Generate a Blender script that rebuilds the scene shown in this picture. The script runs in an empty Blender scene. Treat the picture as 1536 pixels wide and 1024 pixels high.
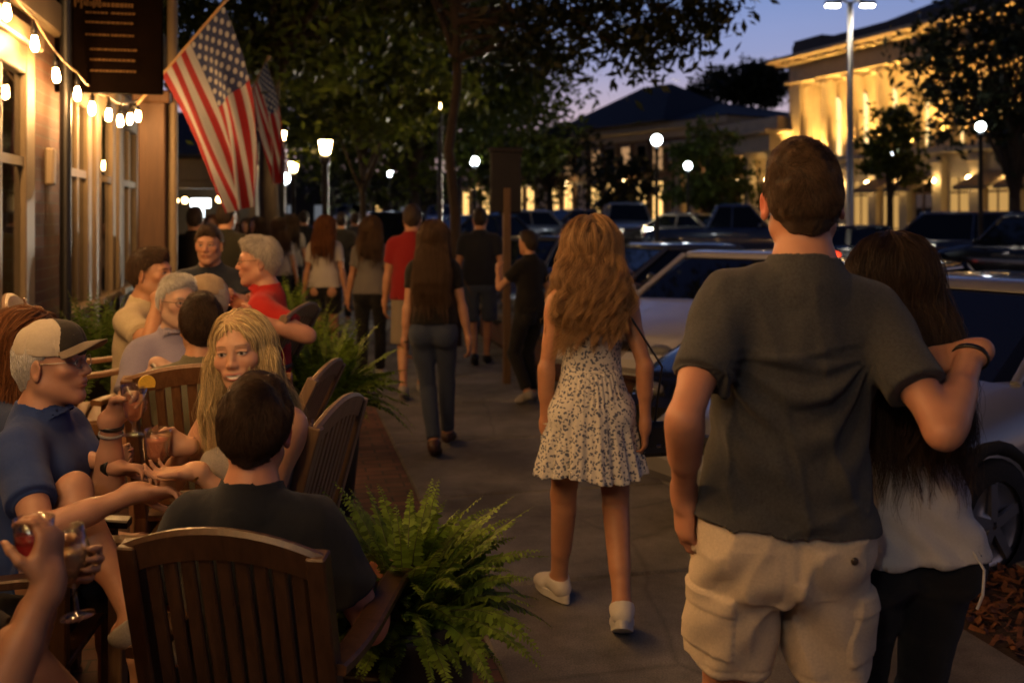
import bpy, bmesh, math, random
import numpy as np
from mathutils import Vector, Matrix
rng = np.random.default_rng(7); random.seed(7)
SC = bpy.context.scene; COL = SC.collection
F_PX, HZ, CAM_H = 1493.0, 326.0, 1.70
V = lambda *a: np.array(a, dtype=np.float64)
def P3(px, py, Y): return V((px-768)/F_PX*Y, Y, CAM_H-(py-HZ)/F_PX*Y)   # photo pixel + distance -> place in the street
def GX(px, Y): return (px-768)/F_PX*Y
def nrm(v): v = np.asarray(v, float); return v/max(np.linalg.norm(v), 1e-9)
def rotz(v, a): c, s = math.cos(a), math.sin(a); return V(v[0]*c-v[1]*s, v[0]*s+v[1]*c, v[2])

# ------------------------------------------------------------------ materials
MATS = {}
def nt(name):
    m = bpy.data.materials.new(name); m.use_nodes = True
    n = m.node_tree.nodes; b = n['Principled BSDF']
    return m, n, m.node_tree.links, b
def mat(name, col, rough=.6, metal=0, spec=.5, noise=0, nscale=20, bump=0, bscale=60, trans=0, emit=None, es=0, coat=0, stretch=None, sheen=0):
    """principled material with noise-varied colour and bump in object coordinates"""
    if name in MATS: return MATS[name]
    m, n, l, b = nt(name)
    b.inputs['Base Color'].default_value = (*col, 1); b.inputs['Roughness'].default_value = rough
    b.inputs['Metallic'].default_value = metal; b.inputs['Specular IOR Level'].default_value = spec
    b.inputs['Coat Weight'].default_value = coat; b.inputs['Transmission Weight'].default_value = trans
    if sheen: b.inputs['Sheen Weight'].default_value = sheen
    if emit: b.inputs['Emission Color'].default_value = (*emit, 1); b.inputs['Emission Strength'].default_value = es
    if noise or bump:
        tc = n.new('ShaderNodeTexCoord'); mp = n.new('ShaderNodeMapping'); l.new(tc.outputs['Object'], mp.inputs[0])
        if stretch: mp.inputs['Scale'].default_value = stretch
    if noise:
        t = n.new('ShaderNodeTexNoise'); t.inputs['Scale'].default_value = nscale; t.inputs['Detail'].default_value = 6; t.inputs['Roughness'].default_value = .65
        l.new(mp.outputs[0], t.inputs[0])
        mr = n.new('ShaderNodeMapRange'); mr.inputs[1].default_value = .3; mr.inputs[2].default_value = .7
        mr.inputs[3].default_value = 1-noise; mr.inputs[4].default_value = 1+noise; l.new(t.outputs[0], mr.inputs[0])
        mx = n.new('ShaderNodeMix'); mx.data_type = 'RGBA'; mx.blend_type = 'MULTIPLY'; mx.inputs[0].default_value = 1
        mx.inputs[6].default_value = (*col, 1); l.new(mr.outputs[0], mx.inputs[7]); l.new(mx.outputs[2], b.inputs['Base Color'])
    if bump:
        t = n.new('ShaderNodeTexNoise'); t.inputs['Scale'].default_value = bscale; t.inputs['Detail'].default_value = 5
        l.new(mp.outputs[0], t.inputs[0]); bp = n.new('ShaderNodeBump'); bp.inputs['Strength'].default_value = bump; bp.inputs['Distance'].default_value = .01
        l.new(t.outputs[0], bp.inputs['Height']); l.new(bp.outputs[0], b.inputs['Normal'])
    MATS[name] = m; return m
def emis(name, col, s):
    if name in MATS: return MATS[name]
    m, n, l, b = nt(name); n.remove(b); e = n.new('ShaderNodeEmission'); e.inputs[0].default_value = (*col, 1); e.inputs[1].default_value = s
    l.new(e.outputs[0], n['Material Output'].inputs[0]); MATS[name] = m; return m
def cloth(name, col, weave=900, rough=.85, heather=.15, fold=0):
    if name in MATS: return MATS[name]
    m = mat(name, col, rough, spec=.2, noise=heather, nscale=180, bump=.35, bscale=weave, sheen=.12); return m
def glassm(name, col=(1, 1, 1), rough=0., ior=1.45):
    if name in MATS: return MATS[name]
    m, n, l, b = nt(name); b.inputs['Base Color'].default_value = (*col, 1); b.inputs['Roughness'].default_value = rough
    b.inputs['Transmission Weight'].default_value = 1; b.inputs['IOR'].default_value = ior; MATS[name] = m; return m

# ------------------------------------------------------------------ mesh helpers
def link(name, me, m=None, parent=None, loc=None, rz=None):
    o = bpy.data.objects.new(name, me); COL.objects.link(o)
    if m is not None and me is not None:
        for x in (m if isinstance(m, (list, tuple)) else [m]): me.materials.append(x)
    if parent is not None: o.parent = parent
    if loc is not None: o.location = loc
    if rz is not None: o.rotation_euler.z = rz
    return o
def tag(o, label=None, cat=None, group=None, kind=None):
    if label: o['label'] = label
    if cat: o['category'] = cat
    if group: o['group'] = group
    if kind: o['kind'] = kind
    return o
def thing(name, label, cat, loc=(0, 0, 0), rz=0, group=None):
    o = bpy.data.objects.new(name, None); COL.objects.link(o); o.location = loc; o.rotation_euler.z = rz
    return tag(o, label, cat, group)
def np_mesh(name, v, quads, smooth=True, mi=None):
    me = bpy.data.meshes.new(name); v = np.asarray(v, np.float32); q = np.asarray(quads, np.int32)
    k = q.shape[1]
    me.vertices.add(len(v)); me.vertices.foreach_set('co', v.ravel())
    me.loops.add(q.size); me.loops.foreach_set('vertex_index', q.ravel())
    me.polygons.add(len(q)); me.polygons.foreach_set('loop_start', np.arange(len(q), dtype=np.int32)*k)
    me.polygons.foreach_set('loop_total', np.full(len(q), k, np.int32))
    if mi is not None: me.polygons.foreach_set('material_index', np.asarray(mi, np.int32))
    me.update(calc_edges=True)
    if smooth: me.polygons.foreach_set('use_smooth', np.ones(len(q), bool))
    return me
class MB:
    """collects simple solids into one mesh"""
    def __init__(s): s.v, s.f, s.sm, s.mi, s.m = [], [], [], [], 0
    def add(s, vs, fs, smooth=False):
        n = len(s.v); s.v += [tuple(map(float, p)) for p in vs]; s.f += [tuple(n+i for i in f) for f in fs]
        s.sm += [smooth]*len(fs); s.mi += [s.m]*len(fs); return s
    def box(s, c, d, R=None, bev=0):
        """box centre c, full size d; bev cuts the edges"""
        c = V(*c); h = V(*d)/2; R = np.eye(3) if R is None else R
        if bev <= 0:
            vs = [V(x, y, z)*h for x in (-1, 1) for y in (-1, 1) for z in (-1, 1)]
            fs = [(0, 1, 3, 2), (4, 6, 7, 5), (0, 4, 5, 1), (2, 3, 7, 6), (0, 2, 6, 4), (1, 5, 7, 3)]
        else:
            b = min(bev, h.min()*.9); vs = []; ix = {}
            for x in (-1, 1):
                for y in (-1, 1):
                    for z in (-1, 1):
                        for ax in range(3):
                            q = V(x, y, z)*(h-b); q[ax] = (x, y, z)[ax]*h[ax]; ix[x, y, z, ax] = len(vs); vs.append(q)
            fs = []
            for ax in range(3):
                u, w = [(1, 2), (2, 0), (0, 1)][ax]
                for sg in (-1, 1):
                    loop = []
                    for a, bb in ((-1, -1), (1, -1), (1, 1), (-1, 1)):
                        k = [0, 0, 0]; k[ax] = sg; k[u] = a; k[w] = bb; loop.append(ix[k[0], k[1], k[2], ax])
                    fs.append(loop if sg > 0 else loop[::-1])
                for a in (-1, 1):
                    for bb in (-1, 1):
                        k = [0, 0, 0]; k[u] = a; k[w] = bb; k0 = k[:]; k1 = k[:]; k0[ax] = -1; k1[ax] = 1
                        q = [ix[(*k0, u)], ix[(*k1, u)], ix[(*k1, w)], ix[(*k0, w)]]; fs.append(q if a*bb < 0 else q[::-1])
            for x in (-1, 1):
                for y in (-1, 1):
                    for z in (-1, 1):
                        t = [ix[x, y, z, 0], ix[x, y, z, 1], ix[x, y, z, 2]]; fs.append(t if x*y*z > 0 else t[::-1])
        return s.add([c+R@p for p in vs], fs)
    def beam(s, a, b, w, t, up=(0, 0, 1), bev=.004):
        """bar from a to b, w wide (across), t thick (along up)"""
        a, b = V(*a), V(*b); y = nrm(b-a); x = nrm(np.cross(y, up)); z = np.cross(x, y)
        return s.box((a+b)/2, (w, np.linalg.norm(b-a), t), np.column_stack([x, y, z]), bev)
    def tube(s, pts, r, n=8, cap=True):
        pts = [V(*p) for p in pts]; r = [r]*len(pts) if np.isscalar(r) else r
        T = [nrm(pts[min(i+1, len(pts)-1)]-pts[max(i-1, 0)]) for i in range(len(pts))]
        x = nrm(np.cross(T[0], (0, 0, 1) if abs(T[0][2]) < .9 else (1, 0, 0))); vs = []; fs = []
        for i, p in enumerate(pts):
            x = nrm(x-T[i]*x.dot(T[i])); y = np.cross(T[i], x)
            vs += [p+r[i]*(math.cos(2*math.pi*k/n)*x+math.sin(2*math.pi*k/n)*y) for k in range(n)]
        for i in range(len(pts)-1):
            for k in range(n):
                a, b = i*n+k, i*n+(k+1) % n; fs.append((a, b, b+n, a+n))
        s.add(vs, fs, True)
        if cap: s.add(vs[:n], [tuple(range(n))[::-1]]); s.add(vs[-n:], [tuple(range(n))])
        return s
    def lathe(s, prof, c=(0, 0, 0), n=24, R=None, closed=False):
        R = np.eye(3) if R is None else R; c = V(*c); m = len(prof)
        vs = [c+R@V(r*math.cos(2*math.pi*k/n), r*math.sin(2*math.pi*k/n), z) for r, z in prof for k in range(n)]
        fs = []
        for i in range(m if closed else m-1):
            for k in range(n):
                a, b = i*n+k, i*n+(k+1) % n; j = ((i+1) % m)*n; fs.append((a, b, j+(k+1) % n, j+k))
        return s.add(vs, fs, True)
    def ball(s, c, r, n=12, R=None):
        r = V(r, r, r) if np.isscalar(r) else V(*r); R = np.eye(3) if R is None else R; c = V(*c); m = max(n//2, 4); vs = []; fs = []
        vs.append(c+R@V(0, 0, -r[2]))
        for i in range(1, m):
            t = math.pi*i/m-math.pi/2
            vs += [c+R@(V(math.cos(t)*math.cos(2*math.pi*k/n), math.cos(t)*math.sin(2*math.pi*k/n), math.sin(t))*r) for k in range(n)]
        vs.append(c+R@V(0, 0, r[2])); top = len(vs)-1
        for k in range(n):
            fs.append((0, 1+(k+1) % n, 1+k)); fs.append((top, top-n+k, top-n+(k+1) % n))
        for i in range(m-2):
            for k in range(n):
                a, b = 1+i*n+k, 1+i*n+(k+1) % n; fs.append((a, b, b+n, a+n))
        return s.add(vs, fs, True)
    def prism(s, poly, z0, z1, R=None, c=(0, 0, 0)):
        """polygon (x,y) extruded z0..z1"""
        R = np.eye(3) if R is None else R; c = V(*c); n = len(poly)
        vs = [c+R@V(x, y, z) for z in (z0, z1) for x, y in poly]
        fs = [tuple(range(n))[::-1], tuple(range(n, 2*n))]+[(k, (k+1) % n, n+(k+1) % n, n+k) for k in range(n)]
        return s.add(vs, fs)
    def build(s, name, m, parent=None, loc=None, rz=None):
        me = bpy.data.meshes.new(name); me.from_pydata(s.v, [], s.f); me.update()
        me.polygons.foreach_set('use_smooth', np.array(s.sm, bool)); me.polygons.foreach_set('material_index', np.array(s.mi, np.int32))
        return link(name, me, m, parent, loc, rz)
def copy_tree(o, parent=None):
    c = o.copy(); COL.objects.link(c); c.parent = parent
    for ch in o.children: copy_tree(ch, c)
    return c

# ------------------------------------------------------------------ implicit surfaces (numpy) -> one continuous mesh
def axis(lo, hi, res, bands=()):
    out = [lo]
    while out[-1] < hi:
        x = out[-1]; h = res
        for a, b, r in bands:
            if a-.004 <= x < b: h = min(h, r)
        out.append(x+h)
    return np.array(out)
class Field:
    def __init__(s, lo, hi, res, bx=(), by=(), bz=()):
        s.ax = [axis(lo[0], hi[0], res, bx), axis(lo[1], hi[1], res, by), axis(lo[2], hi[2], res, bz)]
        s.d = np.full([len(a) for a in s.ax], .3, np.float32)
    def win(s, lo, hi):
        sl = []
        for a, l, h in zip(s.ax, lo, hi):
            i, j = np.searchsorted(a, l), np.searchsorted(a, h)
            if j-i < 1: return None
            sl.append(slice(max(i-1, 0), j+1))
        x, y, z = [a[w].astype(np.float32) for a, w in zip(s.ax, sl)]
        return tuple(sl), x[:, None, None], y[None, :, None], z[None, None, :]
    def put(s, sl, q, k, op='u'):
        d = s.d[sl]; k = max(k, 1e-5)
        if op == 'u':
            h = np.maximum(k-np.abs(d-q), 0)/k; s.d[sl] = np.minimum(d, q)-h*h*k*.25
        elif op == 's':
            q = -q; h = np.maximum(k-np.abs(d-q), 0)/k; s.d[sl] = np.maximum(d, q)+h*h*k*.25
    def cone(s, a, b, ra, rb, k=.02, side=None, flat=1., op='u', cut=None, g=0.):
        a, b = V(*a), V(*b); ra += g; rb += g; m = max(ra, rb)*max(flat, 1)+k+.01
        w = s.win(np.minimum(a, b)-m, np.maximum(a, b)+m)
        if w is None: return s
        sl, x, y, z = w; ba = b-a; L2 = max(ba@ba, 1e-9)
        x, y, z = x-a[0], y-a[1], z-a[2]
        tr = (x*ba[0]+y*ba[1]+z*ba[2])/L2; t = np.clip(tr, 0, 1)
        qx, qy, qz = x-t*ba[0], y-t*ba[1], z-t*ba[2]
        if side is not None:
            sd = nrm(np.asarray(side)-ba*(np.asarray(side)@ba)/L2); c = (qx*sd[0]+qy*sd[1]+qz*sd[2])*(1/flat-1)
            qx, qy, qz = qx+c*sd[0], qy+c*sd[1], qz+c*sd[2]
        d = np.sqrt(qx*qx+qy*qy+qz*qz)-(ra+(rb-ra)*t)
        if cut: L = math.sqrt(L2); d = np.maximum(d, np.maximum((cut[0]-tr)*L, (tr-cut[1])*L))
        s.put(sl, d, k, op); return s
    def ell(s, c, r, R=None, k=.02, op='u', g=0.):
        c = V(*c); r = V(*r)+g; m = r.max()+k+.01; w = s.win(c-m, c+m)
        if w is None: return s
        sl, x, y, z = w; x, y, z = x-c[0], y-c[1], z-c[2]
        if R is not None: x, y, z = [R[i][0]*x+R[i][1]*y+R[i][2]*z for i in range(3)]
        k0 = np.sqrt((x/r[0])**2+(y/r[1])**2+(z/r[2])**2); k1 = np.sqrt((x/r[0]**2)**2+(y/r[1]**2)**2+(z/r[2]**2)**2)
        s.put(sl, k0*(k0-1)/np.maximum(k1, 1e-6), k, op); return s
    def func(s, lo, hi, f, k=.01, op='u'):
        w = s.win(lo, hi)
        if w is None: return s
        sl, x, y, z = w; s.put(sl, np.broadcast_to(f(x, y, z), s.d[sl].shape), k, op); return s
    def cutplane(s, p, n, lo=None, hi=None):
        """keep the side opposite to n"""
        lo = [a[0] for a in s.ax] if lo is None else lo; hi = [a[-1] for a in s.ax] if hi is None else hi
        w = s.win(lo, hi)
        if w is None: return s
        sl, x, y, z = w; s.d[sl] = np.maximum(s.d[sl], (x-p[0])*n[0]+(y-p[1])*n[1]+(z-p[2])*n[2]); return s
    def sample(s, p):
        p = np.asarray(p); out = 0; I, T = [], []
        for a, c in zip(s.ax, p.T):
            i = np.clip(np.searchsorted(a, c)-1, 0, len(a)-2); I.append(i); T.append(np.clip((c-a[i])/(a[i+1]-a[i]), 0, 1))
        for dx in (0, 1):
            for dy in (0, 1):
                for dz in (0, 1):
                    w = (T[0] if dx else 1-T[0])*(T[1] if dy else 1-T[1])*(T[2] if dz else 1-T[2]); out = out+w*s.d[I[0]+dx, I[1]+dy, I[2]+dz]
        return out
    def grad(s, p, e=.004):
        g = np.stack([s.sample(p+V(e, 0, 0))-s.sample(p-V(e, 0, 0)), s.sample(p+V(0, e, 0))-s.sample(p-V(0, e, 0)), s.sample(p+V(0, 0, e))-s.sample(p-V(0, 0, e))], -1)
        return g/np.maximum(np.linalg.norm(g, axis=1, keepdims=True), 1e-9)
    def mesh(s):
        d = s.d; d[[0, -1]] = np.maximum(d[[0, -1]], .001); d[:, [0, -1]] = np.maximum(d[:, [0, -1]], .001); d[:, :, [0, -1]] = np.maximum(d[:, :, [0, -1]], .001)
        sg = d < 0; c = np.zeros([n-1 for n in d.shape], np.int8)
        for dx in (0, 1):
            for dy in (0, 1):
                for dz in (0, 1): c += sg[dx:d.shape[0]-1+dx, dy:d.shape[1]-1+dy, dz:d.shape[2]-1+dz]
        act = (c > 0) & (c < 8); I = np.argwhere(act); n = len(I)
        idx = np.full(c.shape, -1, np.int32); idx[act] = np.arange(n)
        acc = np.zeros((n, 3)); cnt = np.zeros(n)
        for e in range(3):
            o1, o2 = [(1, 2), (0, 2), (0, 1)][e]
            for u in (0, 1):
                for v in (0, 1):
                    A = I.copy(); A[:, o1] += u; A[:, o2] += v; B = A.copy(); B[:, e] += 1
                    da, db = d[A[:, 0], A[:, 1], A[:, 2]], d[B[:, 0], B[:, 1], B[:, 2]]; m = (da < 0) != (db < 0)
                    if not m.any(): continue
                    t = (da/(da-db+1e-12))[m]; A, B = A[m], B[m]
                    for k in range(3):
                        pa, pb = s.ax[k][A[:, k]], s.ax[k][B[:, k]]; acc[m, k] += pa+t*(pb-pa)
                    cnt[m] += 1
        v = acc/cnt[:, None]; Q = []
        for e in range(3):
            o1, o2 = [(1, 2), (2, 0), (0, 1)][e]
            a = [slice(None)]*3; b = [slice(None)]*3; a[e] = slice(0, -1); b[e] = slice(1, None)
            s0, s1 = sg[tuple(a)], sg[tuple(b)]
            E = np.argwhere(s0 != s1); ok = np.all((E[:, [o1, o2]] > 0), axis=1) & (E[:, o1] < d.shape[o1]-1) & (E[:, o2] < d.shape[o2]-1); E = E[ok]
            ins = s0[E[:, 0], E[:, 1], E[:, 2]]; q = []
            for u, w in ((-1, -1), (0, -1), (0, 0), (-1, 0)):
                C = E.copy(); C[:, o1] += u; C[:, o2] += w; q.append(idx[C[:, 0], C[:, 1], C[:, 2]])
            q = np.stack(q, 1); q[~ins] = q[~ins][:, ::-1]; Q.append(q)
        return v, np.concatenate(Q)
def vnormals(v, q):
    n = np.zeros_like(v); c = np.cross(v[q[:, 2]]-v[q[:, 0]], v[q[:, 3]]-v[q[:, 1]])
    for k in range(4): np.add.at(n, q[:, k], c)
    return n/np.maximum(np.linalg.norm(n, axis=1, keepdims=True), 1e-12)
def smooth_v(v, q, it=1, f=.5):
    for _ in range(it):
        a = np.zeros_like(v); c = np.zeros(len(v))
        for k in range(4):
            np.add.at(a, q[:, k], v[q[:, (k+1) % 4]]+v[q[:, k-1]]); np.add.at(c, q[:, k], 2)
        v = v*(1-f)+f*a/c[:, None]
    return v
def wnoise(p, scale, seed=0, octs=3):
    """cheap smooth pseudo-noise: warped sums of sines, about -1..1"""
    r = np.random.default_rng(seed); p = p*np.asarray(scale); out = np.zeros(len(p)); a = 1.; tot = 0
    for o in range(octs):
        for _ in range(3):
            k = r.normal(size=3)*(2**o); w = r.normal(size=3)*(2**o); out += a*np.sin(p@k+r.uniform(0, 6.3)+1.3*np.sin(p@w*.7+r.uniform(0, 6.3)))
        tot += a*1.7; a *= .5
    return out/tot
# ------------------------------------------------------------------ people
def skin_mat():
    if 'skin' in MATS: return MATS['skin']
    m, n, l, b = nt('skin'); a = n.new('ShaderNodeAttribute'); a.attribute_name = 'Col'; l.new(a.outputs['Color'], b.inputs['Base Color'])
    b.inputs['Roughness'].default_value = .48; b.inputs['Specular IOR Level'].default_value = .4
    b.inputs['Subsurface Weight'].default_value = .12; b.inputs['Subsurface Radius'].default_value = (1, .35, .2); b.inputs['Subsurface Scale'].default_value = .012
    t = n.new('ShaderNodeTexNoise'); t.inputs['Scale'].default_value = 260; t.inputs['Detail'].default_value = 3; tc = n.new('ShaderNodeTexCoord'); l.new(tc.outputs['Object'], t.inputs[0])
    bp = n.new('ShaderNodeBump'); bp.inputs['Strength'].default_value = .12; bp.inputs['Distance'].default_value = .004; l.new(t.outputs[0], bp.inputs['Height']); l.new(bp.outputs[0], b.inputs['Normal'])
    MATS['skin'] = m; return m
def hair_mat(name, col, rough=.35):
    k = 'hair_'+name
    if k in MATS: return MATS[k]
    m, n, l, b = nt(k); hi = n.new('ShaderNodeHairInfo'); cr = n.new('ShaderNodeValToRGB'); e = cr.color_ramp.elements
    e[0].color = (*[x*.45 for x in col], 1); e[1].color = (*[min(x*1.8, .95) for x in col], 1); l.new(hi.outputs['Random'], cr.inputs[0]); l.new(cr.outputs[0], b.inputs['Base Color'])
    b.inputs['Roughness'].default_value = rough+.07; b.inputs['Specular IOR Level'].default_value = .45; b.inputs['Specular Tint'].default_value = (*[min(1, x*1.5+.35) for x in col], 1); MATS[k] = m; return m
HAIRC = dict(dark=(.048, .029, .018), brown=(.080, .048, .028), auburn=(.15, .06, .022), gold=(.31, .185, .090), blonde=(.62, .42, .21), grey=(.42, .39, .35), white=(.62, .60, .55), black=(.014, .011, .010))
def hair_solid(c): return mat('hairbase_'+c, tuple(x*dict(blonde=.85, grey=.9, white=.9, gold=.6).get(c, .5) for x in HAIRC[c]), .5, spec=.35, noise=.35, nscale=60, bump=.8, bscale=90, stretch=(5, 5, .7))  # base darkened so the gaps between strands look shaded

def ik(S, T, l1, l2, pole):
    S, T = V(*S), V(*T); d = T-S; L = np.linalg.norm(d); L2 = min(L, (l1+l2)*.999); d = d/L
    a = math.acos(np.clip((l1*l1+L2*L2-l2*l2)/(2*l1*L2), -1, 1)); p = nrm(np.asarray(pole)-d*(np.asarray(pole)@d))
    E = S+l1*(math.cos(a)*d+math.sin(a)*p); return E, E+nrm(S+d*L2-E)*l2
def euler_frame(yaw, pitch, roll):
    """rows right, forward, up; yaw>0 turns left, pitch>0 looks up, roll>0 tilts to the right"""
    M = Matrix.Rotation(yaw, 3, 'Z')@Matrix.Rotation(pitch, 3, 'X')@Matrix.Rotation(roll, 3, 'Y'); return np.array(M).T

class Person: pass
def make_skeleton(p):
    s = p.s = p.H/1.75; f = p.sex == 'f'
    p.P = V(*p.hip); p.R = euler_frame(p.lean[2], -p.lean[0], p.lean[1])   # chest frame
    q = p.pos = lambda a, b, c: p.P+s*(a*p.R[0]+b*p.R[1]+c*p.R[2])
    sw = p.sw = (.146 if f else .174)*p.wide
    p.S = {1: q(sw, -.01, .452+p.shrug.get(1, 0)), -1: q(-sw, -.01, .452+p.shrug.get(-1, 0))}
    p.C7 = q(0, -.03, .515); Rh = p.Rh = euler_frame(*p.head)
    p.HC = q(0, .005, .575)+s*(.115*Rh[2]+.012*Rh[1])
    p.hand = {}; p.E = {}; p.W = {}
    for sd, a in ((1, p.armR), (-1, p.armL)):
        E, W = ik(p.S[sd], a['hand'], .295*s, .262*s, a.get('pole', (sd*.5, -1, -.3))); p.E[sd], p.W[sd] = E, W
        dr = nrm(a['dir']) if 'dir' in a else nrm(W-E); pn = np.asarray(a.get('palm', (-sd, 0, 0)), float); pn = nrm(pn-dr*(pn@dr))
        p.hand[sd] = (W, dr, pn, a.get('pose', 'relax'))
    p.J = {}; p.K = {}; p.A = {}; p.toe = {}
    for sd, a in ((1, p.legR), (-1, p.legL)):
        J = p.P+s*V(sd*(.092 if f else .09)*math.cos(p.lean[3]), sd*.09*math.sin(p.lean[3]), -.03); K, A = ik(J, a['foot'], .43*s, .42*s, a.get('pole', (0, 1, 0)))
        p.J[sd], p.K[sd], p.A[sd] = J, K, A; p.toe[sd] = nrm(a.get('toe', (sd*.12, 1, 0)))
    return p
def b_torso(F, p, g=0., loose=0., k=.035, low=True):
    s, q, f, w = p.s, p.pos, p.sex == 'f', p.wide; R = p.R
    P = p.P
    if low: F.ell(P+V(0, -.005, .0), (.158*s*w, .108*s, .12*s) if not f else (.160*s*w, .108*s, .125*s), k=k, g=g+loose*.4)
    F.ell(q(0, .005+.02*p.belly, .15), ((.142 if not f else .116)*s*w, (.102+.03*p.belly if not f else .084)*s, .13*s), R, k=k, g=g+loose)
    F.ell(q(0, -.005, .32), ((.156 if not f else .128)*s*w, (.110 if not f else .092)*s, .165*s), R, k=k, g=g+loose*.6)
    F.cone(p.S[-1]-s*.035*R[0]*-1-s*.012*R[2], p.S[1]-s*.035*R[0]-s*.012*R[2], .058*s, .058*s, k=.035, side=R[2], flat=.9, g=g)
    F.ell(q(0, -.035, .40), (.15*s*w*(.86 if f else 1), .07*s, .105*s), R, k=.035, g=g)
    for d in (1, -1): F.cone(p.C7+V(0, 0, -.01), p.S[d]+s*(-.02*d*R[0]+.018*R[2]), .052*s, .040*s, k=.05, g=g)
    if f:
        for d in (1, -1): F.ell(q(d*.068, .082, .335), (.058*s, .055*s, .058*s), R, k=.04, g=g)
    else:
        for d in (1, -1): F.ell(q(d*.07, .075, .36), (.075*s, .04*s, .06*s), R, k=.05, g=g)
    if low:
        for d in (1, -1): F.ell(p.J[d]+s*V(-.002*d, -.055 if f else -.034, -.01), ((.086 if f else .08)*s, (.082 if f else .072)*s, .095*s), k=.035, g=g)
def b_leg(F, p, d, g=0., t=1., k=.03):
    s = p.s*p.leg; f = p.sex == 'f'; J, K, A = p.J[d], p.K[d], p.A[d]
    mid = J+(K-J)*.45; fr = nrm(np.cross(K-J, p.toe[d])) if abs(nrm(K-J)@p.toe[d]) < .95 else V(1, 0, 0)
    F.cone(J, mid, (.084 if f else .08)*s, .070*s, k=.03, g=g); F.cone(mid, K, .070*s, .050*s, k=.012, g=g)
    if t <= 1: return
    b = nrm(A-K); back = nrm(np.cross(np.cross(K-J, A-K), A-K)) if np.linalg.norm(np.cross(nrm(K-J), b)) > .1 else -p.toe[d]
    back = nrm(-p.toe[d]-b*(-p.toe[d]@b))
    F.ell(K+s*.012*-back, (.047*s, .047*s, .056*s), k=.02, g=g); C = K+b*.12*s+back*.018*s
    F.cone(K, A, .046*s, .034*s, k=.02, g=g); F.cone(K+b*.06*s+back*.012*s, K+b*.24*s+back*.012*s, .046*s, .033*s, k=.03, g=g)
def b_foot(F, p, d, g=0.):
    s = p.s; A = p.A[d]; t = p.toe[d]; dn = V(0, 0, -1); u = V(0, 0, 1)
    if abs(t[2]) > .05: r = nrm(np.cross(t, u)); dn = -nrm(np.cross(r, t))
    F.cone(A, A+dn*.035*s-t*.03*s, .038*s, .034*s, k=.02, g=g); F.cone(A+dn*.02*s+t*.02*s, A+t*.13*s+dn*.052*s, .038*s, .026*s, k=.03, g=g)
    F.cone(A+t*.10*s+dn*.052*s, A+t*.165*s+dn*.056*s, .030*s, .022*s, side=np.cross(t, dn), flat=1.35, k=.02, g=g)
def b_arm(F, p, d, g=0.):
    s = p.s*(.90 if p.sex == 'f' else 1.02)*p.arm; S, E, W = p.S[d], p.E[d], p.W[d]; a = nrm(E-S); b = nrm(W-E)
    F.cone(S, E, .046*s, .036*s, k=.025, g=g); F.ell(S+a*.05*s, (.050*s, .050*s, .07*s), np.stack([nrm(np.cross(a, (0.3, 1, .2))), nrm(np.cross(a, np.cross(a, (0.3, 1, .2)))), a]), k=.04, g=g)
    F.cone(S+a*.10*s+V(0, .012, 0)*s, S+a*.21*s+V(0, .010, 0)*s, .039*s, .036*s, k=.02, g=g)
    pn = p.hand[d][2]; lat = np.cross(b, pn)
    eo = nrm((E-S)/np.linalg.norm(E-S)-(W-E)/np.linalg.norm(W-E)+1e-6); F.ell(E+eo*.014*s, (.026*s, .026*s, .026*s), k=.02, g=g)
    F.cone(E, W, .036*s, .025*s, k=.012, side=lat, flat=1.12, g=g); F.cone(E+b*.03*s, E+b*.13*s, .040*s, .034*s, k=.02, side=lat, flat=1.1, g=g)
CURL = dict(relax=((18, 26, 14), (22, 30, 16), (26, 34, 18), (30, 36, 20)), flat=((5, 6, 3),)*4, grip=((52, 58, 30), (56, 58, 30), (58, 60, 32), (60, 62, 32)), fist=((75, 85, 45),)*4, hold=((38, 46, 26), (42, 48, 26), (46, 50, 28), (50, 52, 28)))
def b_hand(F, p, d, g=0.):
    W, dr, pn, pose = p.hand[d]; s = p.s*(.90 if p.sex == 'f' else 1.0); lat = d*np.cross(dr, pn)   # towards the thumb
    R = np.stack([lat, dr, pn]); at = lambda a, b, c: W+s*(a*lat+b*dr+c*pn)
    F.cone(at(0, -.02, 0), at(0, .02, 0), .0255*s, .026*s, k=.02, side=lat, flat=1.15)
    F.ell(at(.002, .05, 0), (.040*s, .055*s, .0165*s), R, k=.012); F.ell(at(.0, .078, -.001), (.038*s, .022*s, .013*s), R, k=.01)
    F.ell(at(.024, .035, .010), (.018*s, .032*s, .015*s), R, k=.012)
    for i, (bx, by, L) in enumerate(((.029, .090, .071), (.0095, .096, .079), (-.010, .092, .073), (-.028, .083, .058))):
        c = CURL[pose][i]; o = at(bx, by, 0); dir = nrm(dr+lat*bx*2.2*(.6 if pose != 'flat' else 1.4)); rad = (.0088, .0090, .0086, .0076)[i]*s; ang = 0
        for j, (fr, dg) in enumerate(zip((.45, .30, .25), c)):
            ang += math.radians(dg); v = dir*math.cos(ang)+pn*math.sin(ang); e = o+v*L*fr*s
            F.cone(o, e, rad*(1-.07*j), rad*(.93-.08*j), k=.004 if j else .008); o = e
    th = at(.030, .022, .008); v = nrm(dr*.62+lat*.68+pn*.42); e = th+v*.038*s; F.cone(th, e, .0125*s, .0105*s, k=.012)
    v = nrm(dr*.80+lat*(.45 if pose in ('relax', 'flat') else .05)+pn*(.25 if pose in ('relax', 'flat') else .75)); e2 = e+v*.030*s; F.cone(e, e2, .0105*s, .0095*s, k=.005)
    v = nrm(v+dr*.2+(pn-lat)*(.1 if pose == 'relax' else .35)); F.cone(e2, e2+v*.024*s, .0098*s, .0075*s, k=.005)
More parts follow.
